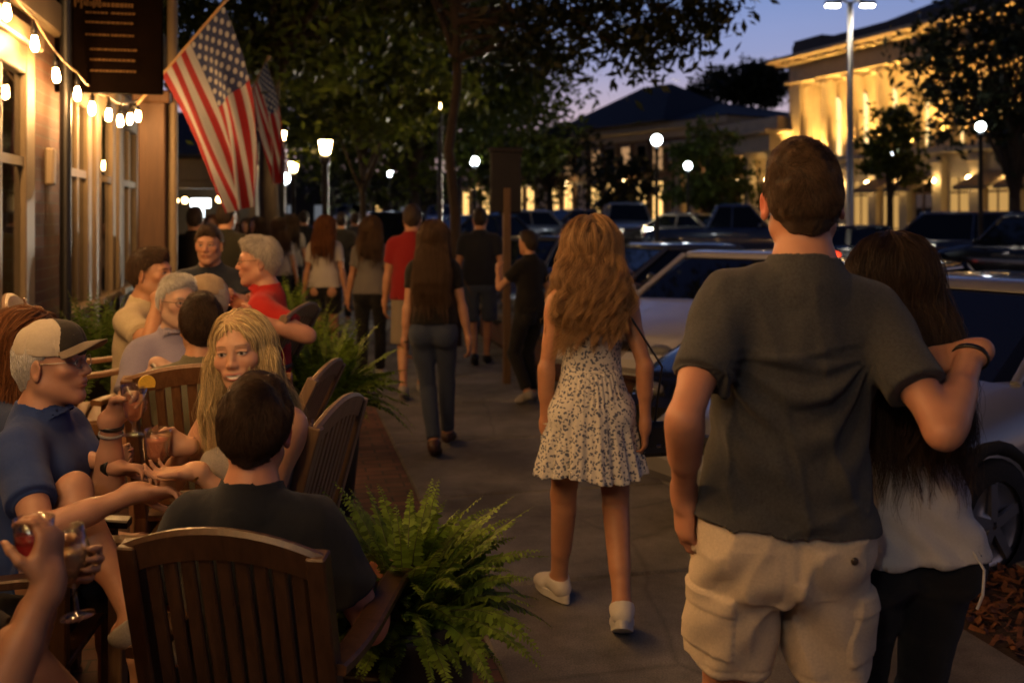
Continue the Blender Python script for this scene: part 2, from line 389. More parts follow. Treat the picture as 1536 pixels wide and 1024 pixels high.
def b_head(F, p):
    s, R, C = p.s*p.hs, p.Rh, p.HC; f = p.sex == 'f'; at = lambda a, b, c: C+s*(a*R[0]+b*R[1]+c*R[2])
    ell = lambda c, r, k=.02, op='u': F.ell(at(*c), V(*r)*s, R, k=k, op=op)
    nk = .050 if f else .060
    F.cone(p.C7+p.s*V(0, .0, -.03), p.C7+.3*(at(0, -.02, -.05)-p.C7), nk*1.22*p.s, nk*p.s, k=.05)
    F.cone(p.C7+p.s*V(0, .012, -.01), at(0, -.018, -.05), nk*p.s, nk*.98*s, k=.03)
    ell((0, -.014, .030), (.0755, .095, .084), .03); ell((0, -.052, -.005), (.062, .05, .06), .04); ell((0, .028, -.030), (.0605, .064, .088), .03)
    jw = .043 if f else .049
    for d in (1, -1):
        F.cone(at(d*jw*1.06, -.008, -.062), at(d*.016, .066 if not f else .063, -.103 if not f else -.097), .021*s, (.018 if not f else .016)*s, k=.03)
        ell((d*.042, .056, -.020), (.022, .020, .018), .02)
    ell((0, .070 if not f else .068, -.106 if not f else -.100), (.021 if not f else .016, .016, .015), .02)
    F.cone(at(-.036, .076 if not f else .073, .024), at(.036, .076 if not f else .073, .024), .010*s, .010*s, k=.025)
    for d in (1, -1):
        ell((d*.031, .094, .004), (.017, .013 if not f else .0115, .0105), .014, 's'); ell((d*.031, .0755, .003), (.0135, .0125, .0125), .004)
        F.cone(at(d*.019, .0855, .0095), at(d*.044, .0795, .008), .0036*s, .0036*s, k=.006)     # lid
    F.cone(at(0, .085, .010), at(0, .104 if not f else .099, -.026), (.0075 if not f else .006)*s, (.0115 if not f else .0078)*s, k=.014); ell((0, .105 if not f else .1000, -.030), (.0115 if not f else .0082, .010, .009 if not f else .008), .008)
    for d in (1, -1): ell((d*(.0125 if not f else .0105), .094 if not f else .092, -.033), (.0085 if not f else .007, .010, .0075), .008)
    ell((0, .0835, -.060), (.025, .012, .012), .02)
    ell((0, .0915, -.0595), (.022, .0075, .0050), .006); ell((0, .0895, -.0725), (.0185, .0085, .0062), .006)
    if p.face == 'smile':
        for d in (1, -1): ell((d*.040, .064, -.030), (.020, .018, .017), .02); ell((d*.029, .078, -.058), (.008, .010, .010), .012)
    if p.face == 'smile': ell((0, .099, -.065), (.022, .006, .0040), .004, 's'); 
    else: ell((0, .100, -.0655), (.024, .008, .0012), .003, 's')
    for d in (1, -1):
        Re = np.stack([nrm(R[0]*1-R[1]*d*-.35*-1), nrm(R[1]+R[0]*d*-.3*-1), R[2]])
        Re = np.stack([nrm(R[0]*d*.90-R[1]*.38), nrm(R[1]*.90+R[0]*d*.38-R[2]*.15), nrm(R[2]+R[1]*.12)])
        c = at(d*(.086 if p.ears else .080), -.016, -.010); F.ell(c, V(.0075, .0185, .031)*s, Re, k=.008); F.ell(c+s*(Re[0]*.007+Re[1]*.002), V(.006, .011, .020)*s, Re, k=.005, op='s')
        F.ell(c-s*.026*Re[2]+s*.004*Re[1], V(.006, .009, .010)*s, Re, k=.006)
def head_cols(p, v):
    """true surface colours (lips, brows, eyes, stubble), in head coordinates"""
    h = ((v-p.HC)@p.Rh.T)/(p.s*p.hs); x, y, z = h[:, 0], h[:, 1], h[:, 2]; ax = np.abs(x)
    base = np.tile(V(*p.skin), (len(v), 1)); n = wnoise(v, 14, 3)[:, None]; base *= 1+.10*n*V(.6, 1, 1)
    base *= 1+.05*wnoise(v, 70, 5)[:, None]
    on = (np.abs(z) < .16) & (np.linalg.norm(h, axis=1) < .17)
    def mixc(m, c): base[:] = base*(1-m[:, None])+V(*c)*m[:, None]
    sm = lambda d, w: np.clip(.5-d/w, 0, 1)*on
    fr = (y > .03)
    mixc(sm(((ax-.042)/.03)**2+((z+.028)/.025)**2-1, 1.)*fr*.30, (p.skin[0]*1.0, p.skin[1]*.72, p.skin[2]*.68))
    mixc(sm(np.hypot(x, (z+.028))-.014, .012)*fr*.25, (p.skin[0], p.skin[1]*.75, p.skin[2]*.7))
    if p.stubble: mixc(sm(-(.01+.0-z-.045), .02)*(y > -.02)*p.stubble*(np.hypot(x/.03, (z+.066)/.012) > 1), tuple(.6*a+.02 for a in HAIRC[p.haircol]))
    fm = p.sex == 'f'; bz = (.0245 if fm else .0225)+.003*np.cos((ax-.032)*80); mixc(sm(np.maximum(np.abs(z-bz)-(.0020 if fm else .0035), np.abs(ax-.031)-.017), .0035)*fr*(.6 if fm else .85), tuple(a*.7+.01 for a in HAIRC[p.brow or p.haircol]))
    dx = ax-.031; e = np.hypot(dx/.0135, (z-.0025)/.0062); mixc(sm(e-1, .35)*(y > .07), (.62, .58, .55))
    gx = (x-np.sign(x)*.031-p.gaze*.004); mixc(sm(np.hypot(gx, z-.003)-.0056, .002)*(e < 1.05)*(y > .07), (.07, .045, .03)); mixc(sm(np.hypot(gx, z-.003)-.0026, .0015)*(y > .07), (.005, .004, .004))
    mixc(sm(np.maximum(np.abs(z-.0085+28*dx*dx)-.0014, np.abs(dx)-.014), .0016)*(y > .065)*.9, (.02, .012, .01))
    zc = (z+.066)-(10*x*x if p.face == 'smile' else 0); lip = np.hypot(x/(.027 if p.face == 'smile' else .0245), zc/.0125); lc = (.46, .15, .12) if p.sex == 'f' else (p.skin[0]*.82, p.skin[1]*.6, p.skin[2]*.58)
    mixc(sm(lip-1, .25)*(y > .07)*.85, lc)
    if p.face == 'smile': mixc(sm(np.hypot(x/.0225, zc/.0056)-1, .3)*(y > .06), (.78, .74, .68))
    else: mixc(sm(np.hypot(x/.023, (z+.0655)/.0014)-1, .5)*(y > .07)*.8, (.10, .04, .03))
    if p.ears: mixc(sm(np.hypot((y+.016)/.018, (z+.010)/.03)-1, .4)*(ax > .07)*.65, (.50, .075, .045))
    return base
def set_col(me, c):
    a = me.color_attributes.new('Col', 'FLOAT_COLOR', 'POINT'); a.data.foreach_set('color', np.column_stack([np.clip(c, .003, 1), np.ones(len(c))]).astype(np.float32).ravel())

def bounds(p, pad=.16):
    pts = np.array([p.P, p.HC+V(0, 0, .1), p.HC]+[x for d in (1, -1) for x in (p.S[d], p.E[d], p.W[d]+.13*p.hand[d][1], p.K[d], p.A[d], p.A[d]+.2*p.toe[d]-V(0, 0, .07))])
    return pts.min(0)-pad, pts.max(0)+pad
def cloth_mesh(F, name, m, p, wr, sm=1, disp=None):
    v, q = F.mesh(); v = smooth_v(v, q, sm)
    if wr or disp is not None:
        n = vnormals(v, q); a = disp(v) if disp is not None else 0
        if wr: a = a+wr*(.6*wnoise(v, (11, 11, 7), p.seed, 3)+.55*(.45-np.abs(wnoise(v, (16, 16, 5), p.seed+1, 1)))+.25*wnoise(v, (40, 40, 28), p.seed+2, 2))
        v = v+n*np.maximum(a, -.0045)[:, None]
    for _ in range(2):                                       # cloth stays outside the body
        d = p.F.sample(v); near = (d < .006) & (d > -.014)
        if near.any(): v[near] += p.F.grad(v[near])*(.0065-d[near])[:, None]
    if getattr(p, 'over', None) is not None and name in ('t_shirt', 'tank_top'):
        for _ in range(2):
            d = p.over.sample(v); mg = .016 if p.sex == 'm' else .007; near = (d < mg) & (d > -.03)
            if near.any(): v[near] += p.over.grad(v[near])*(mg+.0005-d[near])[:, None]*V(1, 1, .2)
    return link(name, np_mesh(name, v, q), m, p.obj)

def folds(v, scale, seed, sharp=3):
    return np.clip(1-np.abs(wnoise(v, scale, seed, 1))*1.5, 0, 1)**sharp
def make_top(p, res, kind, m, hem=-.10, loose=.03, slv=.58, wr=.004, disp=None, open_neck=.0):
    lo, hi = bounds(p, .13); lo = np.maximum(lo, np.minimum(p.P, p.C7)-.52); hi = np.minimum(hi, np.maximum(p.P, p.C7)+.52)
    F = Field(lo, hi, res); s = p.s; R = p.R; U = R[2] if kind != 'dress' else R[2]
    b_torso(F, p, .012*s, loose, k=.05)
    hp = p.pos(0, 0, hem)
    if p.sit: hp = p.P+V(0, 0, -.02)
    else:
        a = p.pos(0, -.012, .10); F.cone(a, p.pos(0, -.01, hem-.03), .112*s+loose*.6, (.118 if p.sex == 'm' else .106)*s+loose*.8, k=.05, side=R[0], flat=1.40*p.wide)
    F.cutplane(hp, -R[2])
    G = Field(lo, hi, res); b_torso(G, p, .004, loose*.8)
    if not p.sit: G.cone(p.pos(0, -.012, .10), p.pos(0, -.01, hem-.05), .106*s+loose*.5, (.111 if p.sex == 'm' else .098)*s+loose*.75, k=.04, side=R[0], flat=1.40*p.wide)
    G.cutplane(hp+R[2]*.05, R[2]); F.d = np.maximum(F.d, -G.d)
    if kind in ('tee', 'polo'):
        for d in (1, -1):
            S, E = p.S[d], p.E[d]; rr = .060*s*(.90 if p.sex == 'f' else 1.02)*p.arm
            F.cone(S-R[0]*d*.02*s, S+(E-S)*1.0, rr+.007, rr+.004+loose*.25, k=.03, cut=(-1, slv))
            F.cone(S+(E-S)*(slv-.16), E, rr-.010, rr-.013+loose*.25, k=.003, op='s', cut=(.001, 5))
            sa = s*(.90 if p.sex == 'f' else 1.02)*p.arm; aa = nrm(E-S); F.cone(S, E, .046*sa+.009, .036*sa+.009, k=.01, cut=(-1, slv)); F.ell(S+aa*.05*sa, (.059*sa, .059*sa, .078*sa), np.stack([nrm(np.cross(aa, (0.3, 1, .2))), nrm(np.cross(aa, np.cross(aa, (0.3, 1, .2)))), aa]), k=.02)
        n = p.C7; ax = nrm(p.HC-p.C7); nr = (.056 if p.sex == 'f' else .068)*s
        F.cone(n+V(0, 0, -.085*s), n-ax*.014*s+V(0, .004, 0), (.067 if p.sex == 'f' else .084)*s, (.060 if p.sex == 'f' else .0765)*s, k=.03, cut=(-1, 1.06))
        if kind == 'tee':
            c = n-ax*.010*s+R[1]*.012*s; x = R[0]; y = nrm(np.cross(R[2]*.85-R[1]*.5, x)); up = nrm(np.cross(x, y))
            F.func(c-.15, c+.15, lambda X, Y, Z: col_sdf(X, Y, Z, c, x, y, up, nr+.004, .009), k=.012)
        if kind == 'polo':
            c = n+ax*.008*s+R[1]*.012*s; x = R[0]; y = nrm(np.cross(R[2]*.8-R[1]*.55, x)); up = nrm(np.cross(x, y))
            F.func(c-.15, c+.15, lambda X, Y, Z: col_sdf(X, Y, Z, c, x, y, up, nr+.015, .024), k=.006)
    elif kind == 'tank':
        for d in (1, -1):
            c = p.S[d]+R[0]*d*.015*s; F.ell(c-R[2]*.02*s, (.062*s, .14*s, .125*s), R, k=.01, op='s')
        F.ell(p.pos(0, .06, .50), (.085*s, .11*s, .11*s), R, k=.01, op='s'); F.ell(p.pos(0, -.09, .52), (.085*s, .09*s, p.backlow*s), R, k=.01, op='s')
    ob = cloth_mesh(F, {'tee': 't_shirt', 'polo': 'polo_shirt', 'tank': 'tank_top'}[kind], m, p, wr, disp=disp)
    return ob
def col_sdf(X, Y, Z, c, x, y, up, r, h):
    a = (X-c[0])*x[0]+(Y-c[1])*x[1]+(Z-c[2])*x[2]; b = (X-c[0])*y[0]+(Y-c[1])*y[1]+(Z-c[2])*y[2]; w = (X-c[0])*up[0]+(Y-c[1])*up[1]+(Z-c[2])*up[2]
    rad = np.sqrt(a*a+b*b*.9)-(r+.10*np.maximum(-w+h*.5, 0)); return np.maximum(np.abs(rad)-.0045, np.abs(w)-h)
def make_bottom(p, res, kind, m, length=.85, loose=.02, wr=.004, disp=None, name=None):
    lo, hi = bounds(p, .14); hi[2] = min(hi[2], p.P[2]+.25); lo[2] = max(lo[2], -.02)
    F = Field(lo, hi, res); s = p.s
    def body(G, g, lz):
        G.ell(p.P+V(0, -.005, .0), (.158*s*p.wide, .108*s, .12*s) if p.sex != 'f' else (.160*s*p.wide, .108*s, .125*s), k=.035, g=g*.6)
        for d in (1, -1):
            G.ell(p.J[d]+s*V(0, -.055 if length > 1.05 else -.028, -.01), ((.086 if p.sex == 'f' else .08)*s, (.082 if length > 1.05 else .074)*s, .095*s), k=.035 if length > 1.05 else .06, g=g*.8)
            J, K, A = p.J[d], p.K[d], p.A[d]; Lh = min(length, 1.0); mid = J+(K-J)*.45; j2 = J+(K-J)*.25
            if length <= 1.05:
                G.cone(J, K, .084*s+g, .064*s+g+lz, k=.03, cut=(-1, length))
                G.cone(j2, j2+(K-J)*.7, .080*s+g, .068*s+g+lz, k=.02, cut=(-1, (length-.25)/.7))
            else:
                b_leg(G, p, d, g=g, t=2); T = K+(A-K)*(length-1); G.cone(K, T, .046*s+g, .040*s+g+lz, k=.02)
    body(F, .010, loose)
    if p.sex == 'm' and length <= 1.05 and not p.sit: F.ell(p.P+V(0, -.048, -.055)*s, (.150*s*p.wide, .086*s, .115*s), k=.05); [F.cone(p.J[d]+V(-.012*d, -.030, .02)*s, p.J[d]+(p.K[d]-p.J[d])*.9+V(0, -.012, 0), .088*s, .072*s+loose, k=.03, cut=(-1, length/.9)) for d in (1, -1)]
    if length <= 1.05 and not p.sit:
        zc = p.P[2]-.135*s; F.func(p.P+V(-.12, -.25, -.5), p.P+V(.12, .25, 0), lambda X, Y, Z: np.maximum(np.abs(X-p.P[0])-.003-.045*np.maximum(zc-Z, 0)+0*Y, Z-zc), k=.022, op='s')
    F.cutplane(p.P+V(0, 0, .05), (0, 0, 1)); p.over = F
    if length <= 1.05:
        G = Field(lo, hi, res)
        for d in (1, -1):
            J, K = p.J[d], p.K[d]; G.cone(J, K+(K-J)*.3, .078*s, .054*s+loose, k=.01, cut=((length-.12)/1.3, 9))
        F.d = np.maximum(F.d, -G.d)
    else:
        for d in (1, -1):
            b = nrm(p.A[d]-p.K[d]); T = p.K[d]+(p.A[d]-p.K[d])*(length-1)
            w = .14; F.func(T-w, T+w, lambda X, Y, Z: -np.maximum((X-T[0])*b[0]+(Y-T[1])*b[1]+(Z-T[2])*b[2], -1)*1.0, k=1e-4, op='s') if False else F.cone(T, T+b*.15, .085, .085, op='s', k=.002, cut=(0, 9))
    return cloth_mesh(F, name or {'shorts': 'shorts', 'jeans': 'jeans'}.get(kind, kind), m, p, wr, disp=disp)
def make_shoes(p, res, m, sole=None):
    for d in (1, -1):
        A, t = p.A[d], p.toe[d]; pts = np.array([A, A+.2*t*p.s, A-.05*t]); F = Field(pts.min(0)-.12, pts.max(0)+.1, res)
        b_foot(F, p, d, .009); F.cutplane(A+nrm(p.K[d]-A)*.012, nrm(p.K[d]-A)); F.cone(A, A+nrm(p.K[d]-A)*.1, .033*p.s, .033*p.s, op='s', k=.004)
        v, q = F.mesh(); v = smooth_v(v, q, 1); sh = link('shoe', np_mesh('shoe', v, q), m, p.obj)
        if sole:
            r = nrm(np.cross(t, (0, 0, 1))); dn = nrm(np.cross(t, r)); dn = dn if dn[2] < 0 else -dn; b = MB(); prof = []
            for k in range(24):
                a = 2*math.pi*k/24; yy = .062+.148*math.cos(a); prof.append((.047*math.sin(a)*(1.0 if yy > .06 else .84), yy))
            b.prism([(x*p.s, y*p.s) for x, y in prof], .058*p.s, .090*p.s, np.column_stack([r, t, dn]), A); b.build('sole', sole, sh)

# ------------------------------------------------------------------ hair
def strands(name, P, rad, m, parent):
    """P: (n, k, 3) polylines -> one curves object"""
    n, k, _ = P.shape; c = bpy.data.hair_curves.new(name); c.add_curves([k]*n)
    c.position_data.foreach_set('vector', P.astype(np.float32).ravel())
    a = c.attributes.get('radius') or c.attributes.new('radius', 'FLOAT', 'POINT')
    r = rad*np.linspace(1, .35, k)[None, :]*rng.uniform(.7, 1.2, (n, 1)); a.data.foreach_set('value', r.astype(np.float32).ravel())
    o = bpy.data.objects.new(name, c); COL.objects.link(o); c.materials.append(m); o.parent = parent; return o
def surf_pts(v, q, n):
    a = .5*np.linalg.norm(np.cross(v[q[:, 2]]-v[q[:, 0]], v[q[:, 3]]-v[q[:, 1]]), axis=1); i = rng.choice(len(q), n, p=a/a.sum()); u, w = rng.random((2, n, 1))
    return (v[q[i, 0]]*(1-u)+v[q[i, 1]]*u)*(1-w)+(v[q[i, 3]]*(1-u)+v[q[i, 2]]*u)*w
def short_hair(p, res, ns=0, t=.012, length=.03, top=.0, recede=0., fade=True):
    """cropped cap of hair in head coordinates with fine strands over it"""
    s = p.s*p.hs; F = Field(V(-.12, -.15, -.13), V(.12, .14, .16), res)
    F.ell((0, -.014, .032), (.0760+t*.65, .095+t, .084+t+top), k=.02); F.ell((0, -.050, .0), (.064, .05+t, .062), k=.04)
    if top: F.ell((0, .035, .090), (.055, .05, .030+top), k=.03)
    F.cone((0, -.060, -.02), (0, -.056, -.060), .052, .044, k=.03)
    cn_ = nrm((0, 1, -.55)); F.func(V(-.2, -.2, -.2), V(.2, .2, .2), lambda x, y, z: -((y-.070+recede)*cn_[1]+(z-.058)*cn_[2]+0*x), k=.022, op='s')
    F.func(V(-.2, .0, -.2), V(.2, .2, .2), lambda x, y, z: np.maximum(.03-y, -np.maximum(z*.0+.6*(y-.03)-.0+z-.035, -9)*1.0)*0+(.2+0*x), op='s', k=1e-4) if False else None
    for d in (1, -1): F.ell((d*.085, .006, -.030), (.03, .042, .050), k=.012, op='s'); F.ell((d*.085, .068, .005), (.050, .055, .06), k=.018, op='s')
    F.cutplane((0, -.06, -.070), nrm((0, .25, -1)))
    v, q = F.mesh(); v = smooth_v(v, q, 2); nrmv = vnormals(v, q)
    v = v+nrmv*(.0035*wnoise(v, (55, 55, 40), p.seed, 2)+.001*wnoise(v, (150, 150, 90), p.seed+5, 1))[:, None]
    w = lambda x: p.HC+s*(x@p.Rh)
    o = link('hair', np_mesh('hair', w(v), q), hair_solid(p.haircol), p.obj)
    if ns:
        r = surf_pts(v, q, ns); n = F.grad(r); sw = V(.35, .0, .0)
        flow = np.stack([.25*r[:, 0]/.08+.1, .15-.9*np.clip(-r[:, 1]/.1, -.5, 1)*0-(r[:, 2] < .05)*.1, -1.0+1.4*np.clip((r[:, 2]-.06)/.05, 0, 1)], 1)
        flow[:, 1] += np.clip((r[:, 2]-.05)/.05, 0, 1)*.9*np.where(r[:, 1] > -.04, 1, -1.0); flow += rng.normal(0, .14, flow.shape)+.55*np.stack([wnoise(r, 45, p.seed+i, 2) for i in (1, 2, 3)], 1)
        flow -= n*(flow*n).sum(1, keepdims=True); flow /= np.linalg.norm(flow, axis=1, keepdims=True)
        L = length*rng.uniform(.6, 1.15, (ns, 1))*(np.clip((r[:, 2:]+.09)/.10, .28, 1) if fade else 1); P = []
        for j in range(5):
            tt = j/4; x = r-n*.003+flow*L*tt+n*(L*.30*math.sin(tt*2.2)); P.append(x)
        strands('hair_strands', w(np.stack(P, 1)), (.00045)*s, hair_mat(p.haircol, HAIRC[p.haircol]), p.obj)
    return o
def long_hair(p, res, ns=0, length=.42, width=1., wave=.0, part=0., back=True, mask=None, thick=1., taper=.75, rad=.0006, fly=.0, wl=.10, face_open=True, shoulder=None, col2=None):
    """hair falling from the crown over the back and shoulders: a solid body of hair and strands combed along it"""
    s, C, R = p.s*p.hs, p.HC, p.Rh; at = lambda a, b, c: C+s*(a*R[0]+b*R[1]+c*R[2])
    lo = C+V(-.30, -.30, -length-.05); hi = C+V(.30, .26, .20); F = Field(lo, hi, res); t = .014*thick
    def body(F):
        F.ell(at(0, -.018, .034), V(.0775+t, .097+t, .086+t)*s, R, k=.03); F.ell(at(0, -.045, -.02), V(.080+t*.6, .066, .085)*s, R, k=.04)
        for d in (1, -1):   # side locks
            F.cone(at(d*.072, -.012, .03), at(d*(.072+.010*width), -.015, -.10), .034*s*thick, .036*s*thick, k=.03)
        z1 = C[2]-length; bx = p.R; nb = p.C7-p.P; 
        yb = lambda z: p.pos(0, -.125*p.s if True else 0, max(0, min(.5, (z-p.P[2])/max(bx[2][2], .5)/p.s)))[1]
        N = 7
        prev = None
        for i in range(N):
            f = i/(N-1); z = C[2]-.04-f*(length*.90-.05); bk = at(0, -.07, 0)+V(0, 0, z-C[2])
            tg = p.pos(0, -.135, .40); w = np.clip(f*1.6, 0, 1); bk[1] = bk[1]*(1-w)+min(tg[1]+.0, bk[1]+.02)*w; bk[0] = bk[0]*(1-w)+(p.pos(0, 0, .45)[0]*.5+bk[0]*.5)*w
            hw = ((.070+.015*min(thick, 1))+.055*math.sin(min(f*1.5, 1)*math.pi/2)*width)*(1-(1-taper)*max(0, f-.45)/.55)*s
            if i: F.cone(prev[0], bk, prev[1]*.42, hw*.42*(1-.35*f), k=.012, side=V(1, 0, 0), flat=2.35)
            prev = (bk, hw)
        if shoulder:      # locks in front of the shoulders
            for d, x, y in shoulder: 
                a = at(d*.082, .012, -.04); b = p.pos(x, y, .36); F.cone(a, (a+b)/2+V(d*.012, .0, 0), .030*s, .034*s, k=.03); F.cone((a+b)/2+V(d*.012, .0, 0), b, .034*s, .018*s, k=.03)
        if face_open:
            F.ell(at(0, .100, -.045), V(.069, .092, .125)*s, R, k=.015, op='s'); F.ell(at(part*.4, .112, .035), V(.050, .040, .050)*s, R, k=.012, op='s')
    body(F); base = F
    if wave: 
        v, q = F.mesh(); v = smooth_v(v, q, 2); n = vnormals(v, q); dep = np.clip((C[2]-v[:, 2])/.15, 0, 1)
        v = v+n*(dep*(.010*wnoise(v, (26, 26, 9), p.seed, 2)+.004*wnoise(v, (90, 60, 14), p.seed+3, 2)))[:, None]
    else:
        v, q = F.mesh(); v = smooth_v(v, q, 2); n = vnormals(v, q); v = v+n*(.005*wnoise(v, (45, 45, 5), p.seed, 2)+.003*wnoise(v, (120, 120, 6), p.seed, 2))[:, None]
    o = link('hair', np_mesh('hair', v, q), hair_solid(p.haircol), p.obj)
    if ns:
        top = (v[:, 2] > C[2]-.02); qq = q[top[q].all(1)]; NC = max(ns//(110 if wave > .01 else 16), 60); NS_ = ns; ns = NC; r = surf_pts(v, qq, ns); K = 22; X = r.copy(); P = [X.copy()]; pr = at(part, 0, 0)
        L = (length+.10)*rng.uniform(.72, 1.04, (ns, 1)); off = rng.uniform(-.004, .013*min(thick*1.1, 1), ns); az = np.arctan2(r[:, 0]-C[0], -(r[:, 1]-C[1])); ph = rng.uniform(0, .5, ns)+np.random.default_rng(p.seed).uniform(0, 4, 64)[(az*7+32+1.2*wnoise(r, 30, 9)).astype(int) % 64]; lw = rng.normal(0, 1, (ns, 3))*.16
        for j in range(K-1):
            n = F.grad(X); dr = np.tile(V(0, -.10, -1.), (ns, 1)); hh = np.clip((X[:, 2]-(C[2]+.03))/.07, 0, 1)[:, None]
            dr += hh*np.stack([np.clip((X[:, 0]-pr[0])/.03, -1, 1)*1.0, -.55+0*X[:, 0], 0*X[:, 0]], 1); dr += lw
            dr -= n*(dr*n).sum(1, keepdims=True)*.9*(n[:, 2:] > -.35); dr /= np.linalg.norm(dr, axis=1, keepdims=True); X = X+dr*L/(K-1)
            d = F.sample(X); X = X-F.grad(X)*(d-off)[:, None]*.8*((d < .05) & (n[:, 2] > -.35))[:, None]
            W = X.copy()
            if wave:
                dep = np.clip((C[2]-X[:, 2])/.13, 0, 1.3); a = X[:, 2]/wl*6.283+ph*1.6
                W[:, 0] += wave*dep*np.sin(a); W += n*(wave*.6*dep*np.cos(a+.6))[:, None]
            P.append(W)
        G_ = np.stack(P, 1); gi = rng.integers(0, NC, NS_); ns = NS_; f_ = np.linspace(0, 1, K)[None, :, None]
        sp_ = np.where(f_ < .25, .5+2*f_, 1-(.75 if wave > .01 else .3)*np.clip((f_-.25)/.75, 0, 1)**1.5); P = G_[gi]+rng.normal(0, 1, (ns, 1, 3))*V(.0065, .0055, .0025)*min(thick*1.1, 1)*sp_+rng.normal(0, .0011, (ns, K, 3))*f_
        cut_ = rng.uniform(.86, 1.06, (ns, 1, 1)); P = P[:, :1]+(P-P[:, :1])*cut_
        if fly:
            m = rng.random(ns) < fly; P[m] += rng.normal(0, .010, (m.sum(), 1, 3))*np.linspace(0, 1, K)[None, :, None]**1.0*1.6
        strands('hair_strands', P, rad*s, hair_mat(p.haircol, HAIRC[p.haircol]), p.obj)
    return o

def person(label, loc, rz, H=1.75, sex='m', hip=None, lean=(0, 0, 0, 0), head=(0, 0, 0), armR=None, armL=None, legR=None, legL=None, skin=(.50, .27, .17), sit=False, wide=1., arm=1., leg=1., belly=0., hs=1., face='calm', haircol='brown',
           brow=None, stubble=0, gaze=0, ears=False, seed=1, res=.008, fine=None, shrug=None, backlow=.13, group=None):
    p = Person(); p.__dict__.update(locals()); s = H/1.75
    p.hip = hip if hip is not None else (0, 0, .945*s); p.lean = tuple(lean)+(0,)*(4-len(lean)); p.shrug = shrug or {}
    st = dict(hand=None)
    p.armR = armR or dict(hand=(.26*s*wide, .05, .86*s)); p.armL = armL or dict(hand=(-.26*s*wide, .05, .86*s))
    if sit: zf = .085; p.legR = legR or dict(foot=(.11, .42, zf), pole=(0, .5, 1)); p.legL = legL or dict(foot=(-.11, .42, zf), pole=(0, .5, 1))
    else: p.legR = legR or dict(foot=(.10, 0, .085*s)); p.legL = legL or dict(foot=(-.10, 0, .085*s))
    make_skeleton(p); lo, hi = bounds(p); fine = fine or {}
    bx = by = bz = ()
    if 'head' in fine:
        h = fine['head']; c = p.HC; bx, by, bz = ((c[0]-.1, c[0]+.1, h),), ((c[1]-.12, c[1]+.13, h),), ((c[2]-.14, c[2]+.13, h),)
    F = Field(lo, hi, res, bx, by, bz); b_torso(F, p)
    for d in (1, -1): b_leg(F, p, d, t=2); b_foot(F, p, d); b_arm(F, p, d); b_hand(F, p, d)
    b_head(F, p); p.F = F; v, q = F.mesh(); v = smooth_v(v, q, 1, .3); me = np_mesh('person', v, q); set_col(me, head_cols(p, v))
    p.obj = link('person', me, skin_mat(), None, loc, rz); tag(p.obj, label, 'person', group); p.loc = V(*loc); p.rz = rz
    return p
def grip(p, sd):
    W, dr, pn, _ = p.hand[sd]; return p.loc+rotz(W+dr*.078*p.s+pn*.036*p.s, p.rz)
def to_local(loc, rz, w): return rotz(V(*w)-V(*loc), -rz)
# ------------------------------------------------------------------ street frame: a = along the street (away), b = to the right
SA = math.radians(12.8); SU = V(-math.sin(SA), math.cos(SA), 0); SV = V(math.cos(SA), math.sin(SA), 0); SR = np.column_stack([SV, SU, V(0, 0, 1)])
def ST(a, b, z=0): return a*SU+b*SV+V(0, 0, z)
ROAD = -.12
def brick_mat(name, c1, c2, mortar, scale=1., bw=.22, bh=.075, flat=False):
    m, n, l, b = nt(name); tc = n.new('ShaderNodeTexCoord'); mp = n.new('ShaderNodeMapping'); l.new(tc.outputs['Object'], mp.inputs[0])
    if not flat: mp.inputs['Rotation'].default_value = (math.pi/2, 0, 0)
    t = n.new('ShaderNodeTexBrick'); t.inputs['Color1'].default_value = (*c1, 1); t.inputs['Color2'].default_value = (*c2, 1); t.inputs['Mortar'].default_value = (*mortar, 1)
    t.inputs['Scale'].default_value = scale; t.inputs['Brick Width'].default_value = bw; t.inputs['Row Height'].default_value = bh; t.inputs['Mortar Size'].default_value = .007; t.inputs['Bias'].default_value = -.1
    l.new(mp.outputs[0], t.inputs[0]); nz = n.new('ShaderNodeTexNoise'); nz.inputs['Scale'].default_value = 3.5; nz.inputs['Detail'].default_value = 7; l.new(tc.outputs['Object'], nz.inputs[0])
    mr = n.new('ShaderNodeMapRange'); mr.inputs[1].default_value = .3; mr.inputs[2].default_value = .7; mr.inputs[3].default_value = .55; mr.inputs[4].default_value = 1.25; l.new(nz.outputs[0], mr.inputs[0])
    mx = n.new('ShaderNodeMix'); mx.data_type = 'RGBA'; mx.blend_type = 'MULTIPLY'; mx.inputs[0].default_value = 1; l.new(t.outputs[0], mx.inputs[6]); l.new(mr.outputs[0], mx.inputs[7]); l.new(mx.outputs[2], b.inputs['Base Color'])
    bp = n.new('ShaderNodeBump'); bp.invert = True; bp.inputs['Strength'].default_value = .6; bp.inputs['Distance'].default_value = .008; l.new(t.outputs['Fac'], bp.inputs['Height']); l.new(bp.outputs[0], b.inputs['Normal'])
    b.inputs['Roughness'].default_value = .8; MATS[name] = m; return m
